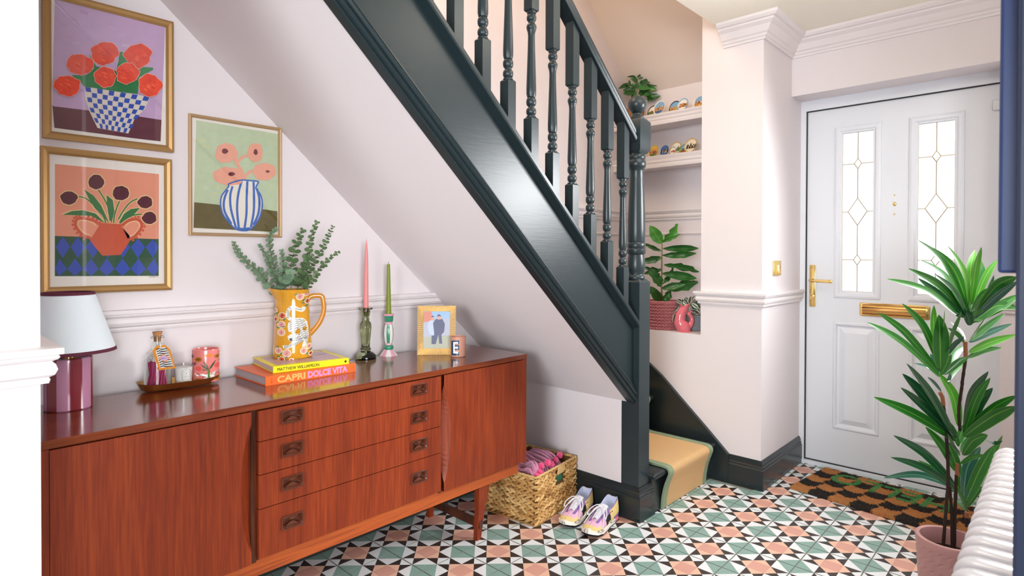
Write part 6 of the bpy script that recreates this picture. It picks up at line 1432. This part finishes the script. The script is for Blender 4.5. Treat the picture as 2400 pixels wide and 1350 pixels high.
LV1 = [((880, 600), (690, 215), (457, 5), 68, 0), ((890, 600), (770, 260), (563, 60), 66, 0), ((890, 560), (850, 290), (710, 55), 74, 1), ((870, 620), (700, 340), (480, 175), 100, 0), ((850, 600), (640, 385), (385, 245), 72, 0), ((850, 640), (650, 470), (465, 325), 66, 2), ((800, 640), (520, 425), (207, 332), 72, 0),
       ((905, 560), (950, 220), (993, 65), 66, 1), ((900, 600), (905, 260), (945, 88), 66, 1), ((905, 600), (960, 330), (972, 150), 142, 0), ((930, 560), (1030, 310), (1127, 175), 60, 1), ((930, 640), (1110, 400), (1290, 315), 120, 0), ((930, 660), (1120, 480), (1305, 345), 70, 3), ((930, 680), (1150, 560), (1300, 465), 78, 0), ((930, 690), (1120, 560), (1300, 575), 88, 0),
       ((900, 850), (1040, 730), (1190, 620), 52, 0), ((890, 860), (1070, 775), (1253, 705), 52, 3), ((890, 945), (1070, 860), (1285, 797), 62, 1), ((880, 990), (1010, 930), (1165, 905), 46, 0), ((900, 720), (870, 630), (780, 640), 74, 2), ((850, 860), (790, 790), (715, 740), 36, 0), ((860, 840), (810, 755), (740, 690), 36, 2), ((900, 640), (1000, 470), (1180, 400), 80, 0), ((880, 660), (780, 420), (730, 220), 56, 3), ((870, 640), (760, 430), (600, 290), 60, 2), ((905, 700), (1010, 560), (1100, 300), 70, 2), ((890, 850), (960, 740), (1040, 640), 60, 0),
       ((640, 1050), (510, 735), (333, 537), 78, 0), ((650, 1000), (600, 750), (600, 550), 62, 1), ((665, 900), (672, 740), (688, 590), 42, 0), ((655, 1080), (650, 830), (640, 630), 122, 0), ((690, 980), (750, 770), (830, 600), 72, 0), ((640, 1120), (360, 780), (130, 610), 62, 0), ((650, 1150), (330, 860), (38, 692), 78, 0), ((655, 1090), (625, 940), (575, 830), 62, 2), ((680, 1000), (760, 880), (850, 810), 62, 3), ((700, 1100), (780, 960), (850, 890), 56, 0), ((680, 1130), (800, 1030), (890, 985), 52, 0), ((710, 1190), (770, 1100), (845, 1040), 38, 0), ((650, 1160), (540, 1070), (430, 1035), 38, 3), ((650, 1110), (600, 1010), (570, 955), 40, 3), ((710, 1200), (730, 1150), (735, 1115), 30, 2), ((660, 1130), (700, 1050), (745, 960), 54, 0), ((660, 1270), (600, 1200), (545, 1150), 36, 3)]
LV2 = [((650, 380), (480, 80), (312, -146), 84, 2), ((660, 380), (430, 80), (283, -74), 72, 2), ((665, 385), (450, 175), (270, 23), 66, 2), ((680, 405), (370, 215), (80, 90), 76, 0), ((680, 300), (640, 80), (532, -83), 74, 1), ((715, 350), (760, 80), (891, -91), 82, 2), ((720, 350), (810, 90), (903, -45), 54, 0), ((725, 360), (830, 130), (920, 25), 62, 2), ((740, 320), (930, 165), (1088, 80), 64, 0), ((715, 370), (920, 225), (1088, 155), 110, 0), ((710, 500), (780, 400), (885, 358), 88, 0), ((655, 610), (560, 440), (445, 300), 74, 0),
       ((690, 640), (640, 500), (600, 400), 60, 0), ((680, 420), (700, 340), (745, 270), 50, 0), ((680, 440), (640, 330), (580, 240), 46, 0), ((700, 480), (730, 430), (800, 330), 54, 0), ((690, 500), (640, 440), (600, 350), 44, 2),
       ((655, 720), (440, 490), (220, 360), 62, 2), ((655, 740), (430, 590), (200, 515), 58, 2), ((660, 760), (530, 625), (395, 535), 42, 0), ((655, 730), (400, 640), (150, 660), 52, 3), ((715, 800), (740, 590), (835, 440), 94, 3), ((730, 830), (860, 590), (990, 360), 60, 0), ((725, 840), (830, 600), (930, 430), 84, 0), ((695, 560), (770, 515), (870, 500), 34, 0), ((725, 850), (780, 760), (835, 715), 44, 0), ((735, 900), (660, 820), (605, 810), 30, 0), ((730, 830), (750, 640), (800, 500), 74, 2), ((725, 860), (700, 720), (690, 560), 60, 1), ((735, 890), (700, 800), (640, 700), 44, 0), ((740, 860), (790, 780), (850, 720), 40, 0), ((870, 400), (930, 415), (990, 400), 26, 2)]
for f_, LV in ((G1, LV1), (G2, LV2)):
    sc_ = 3.5526 if f_ is G1 else 3.0
    for i, (b0, m0, t0_, wp, mi) in enumerate(LV):
        dd = rnd.uniform(-.13, .10); dm_ = -.012*(wp > 100)
        if f_ is G2 and b0[1] > 700: base_d = .05; dd = rnd.uniform(-.02, .12)
        else: base_d = 0
        blade(f_(*b0, base_d+dm_), f_(*m0, base_d+dd*.55), f_(*t0_, base_d+dd), wp/sc_*1.02, mi, rnd.uniform(-.35, .35))
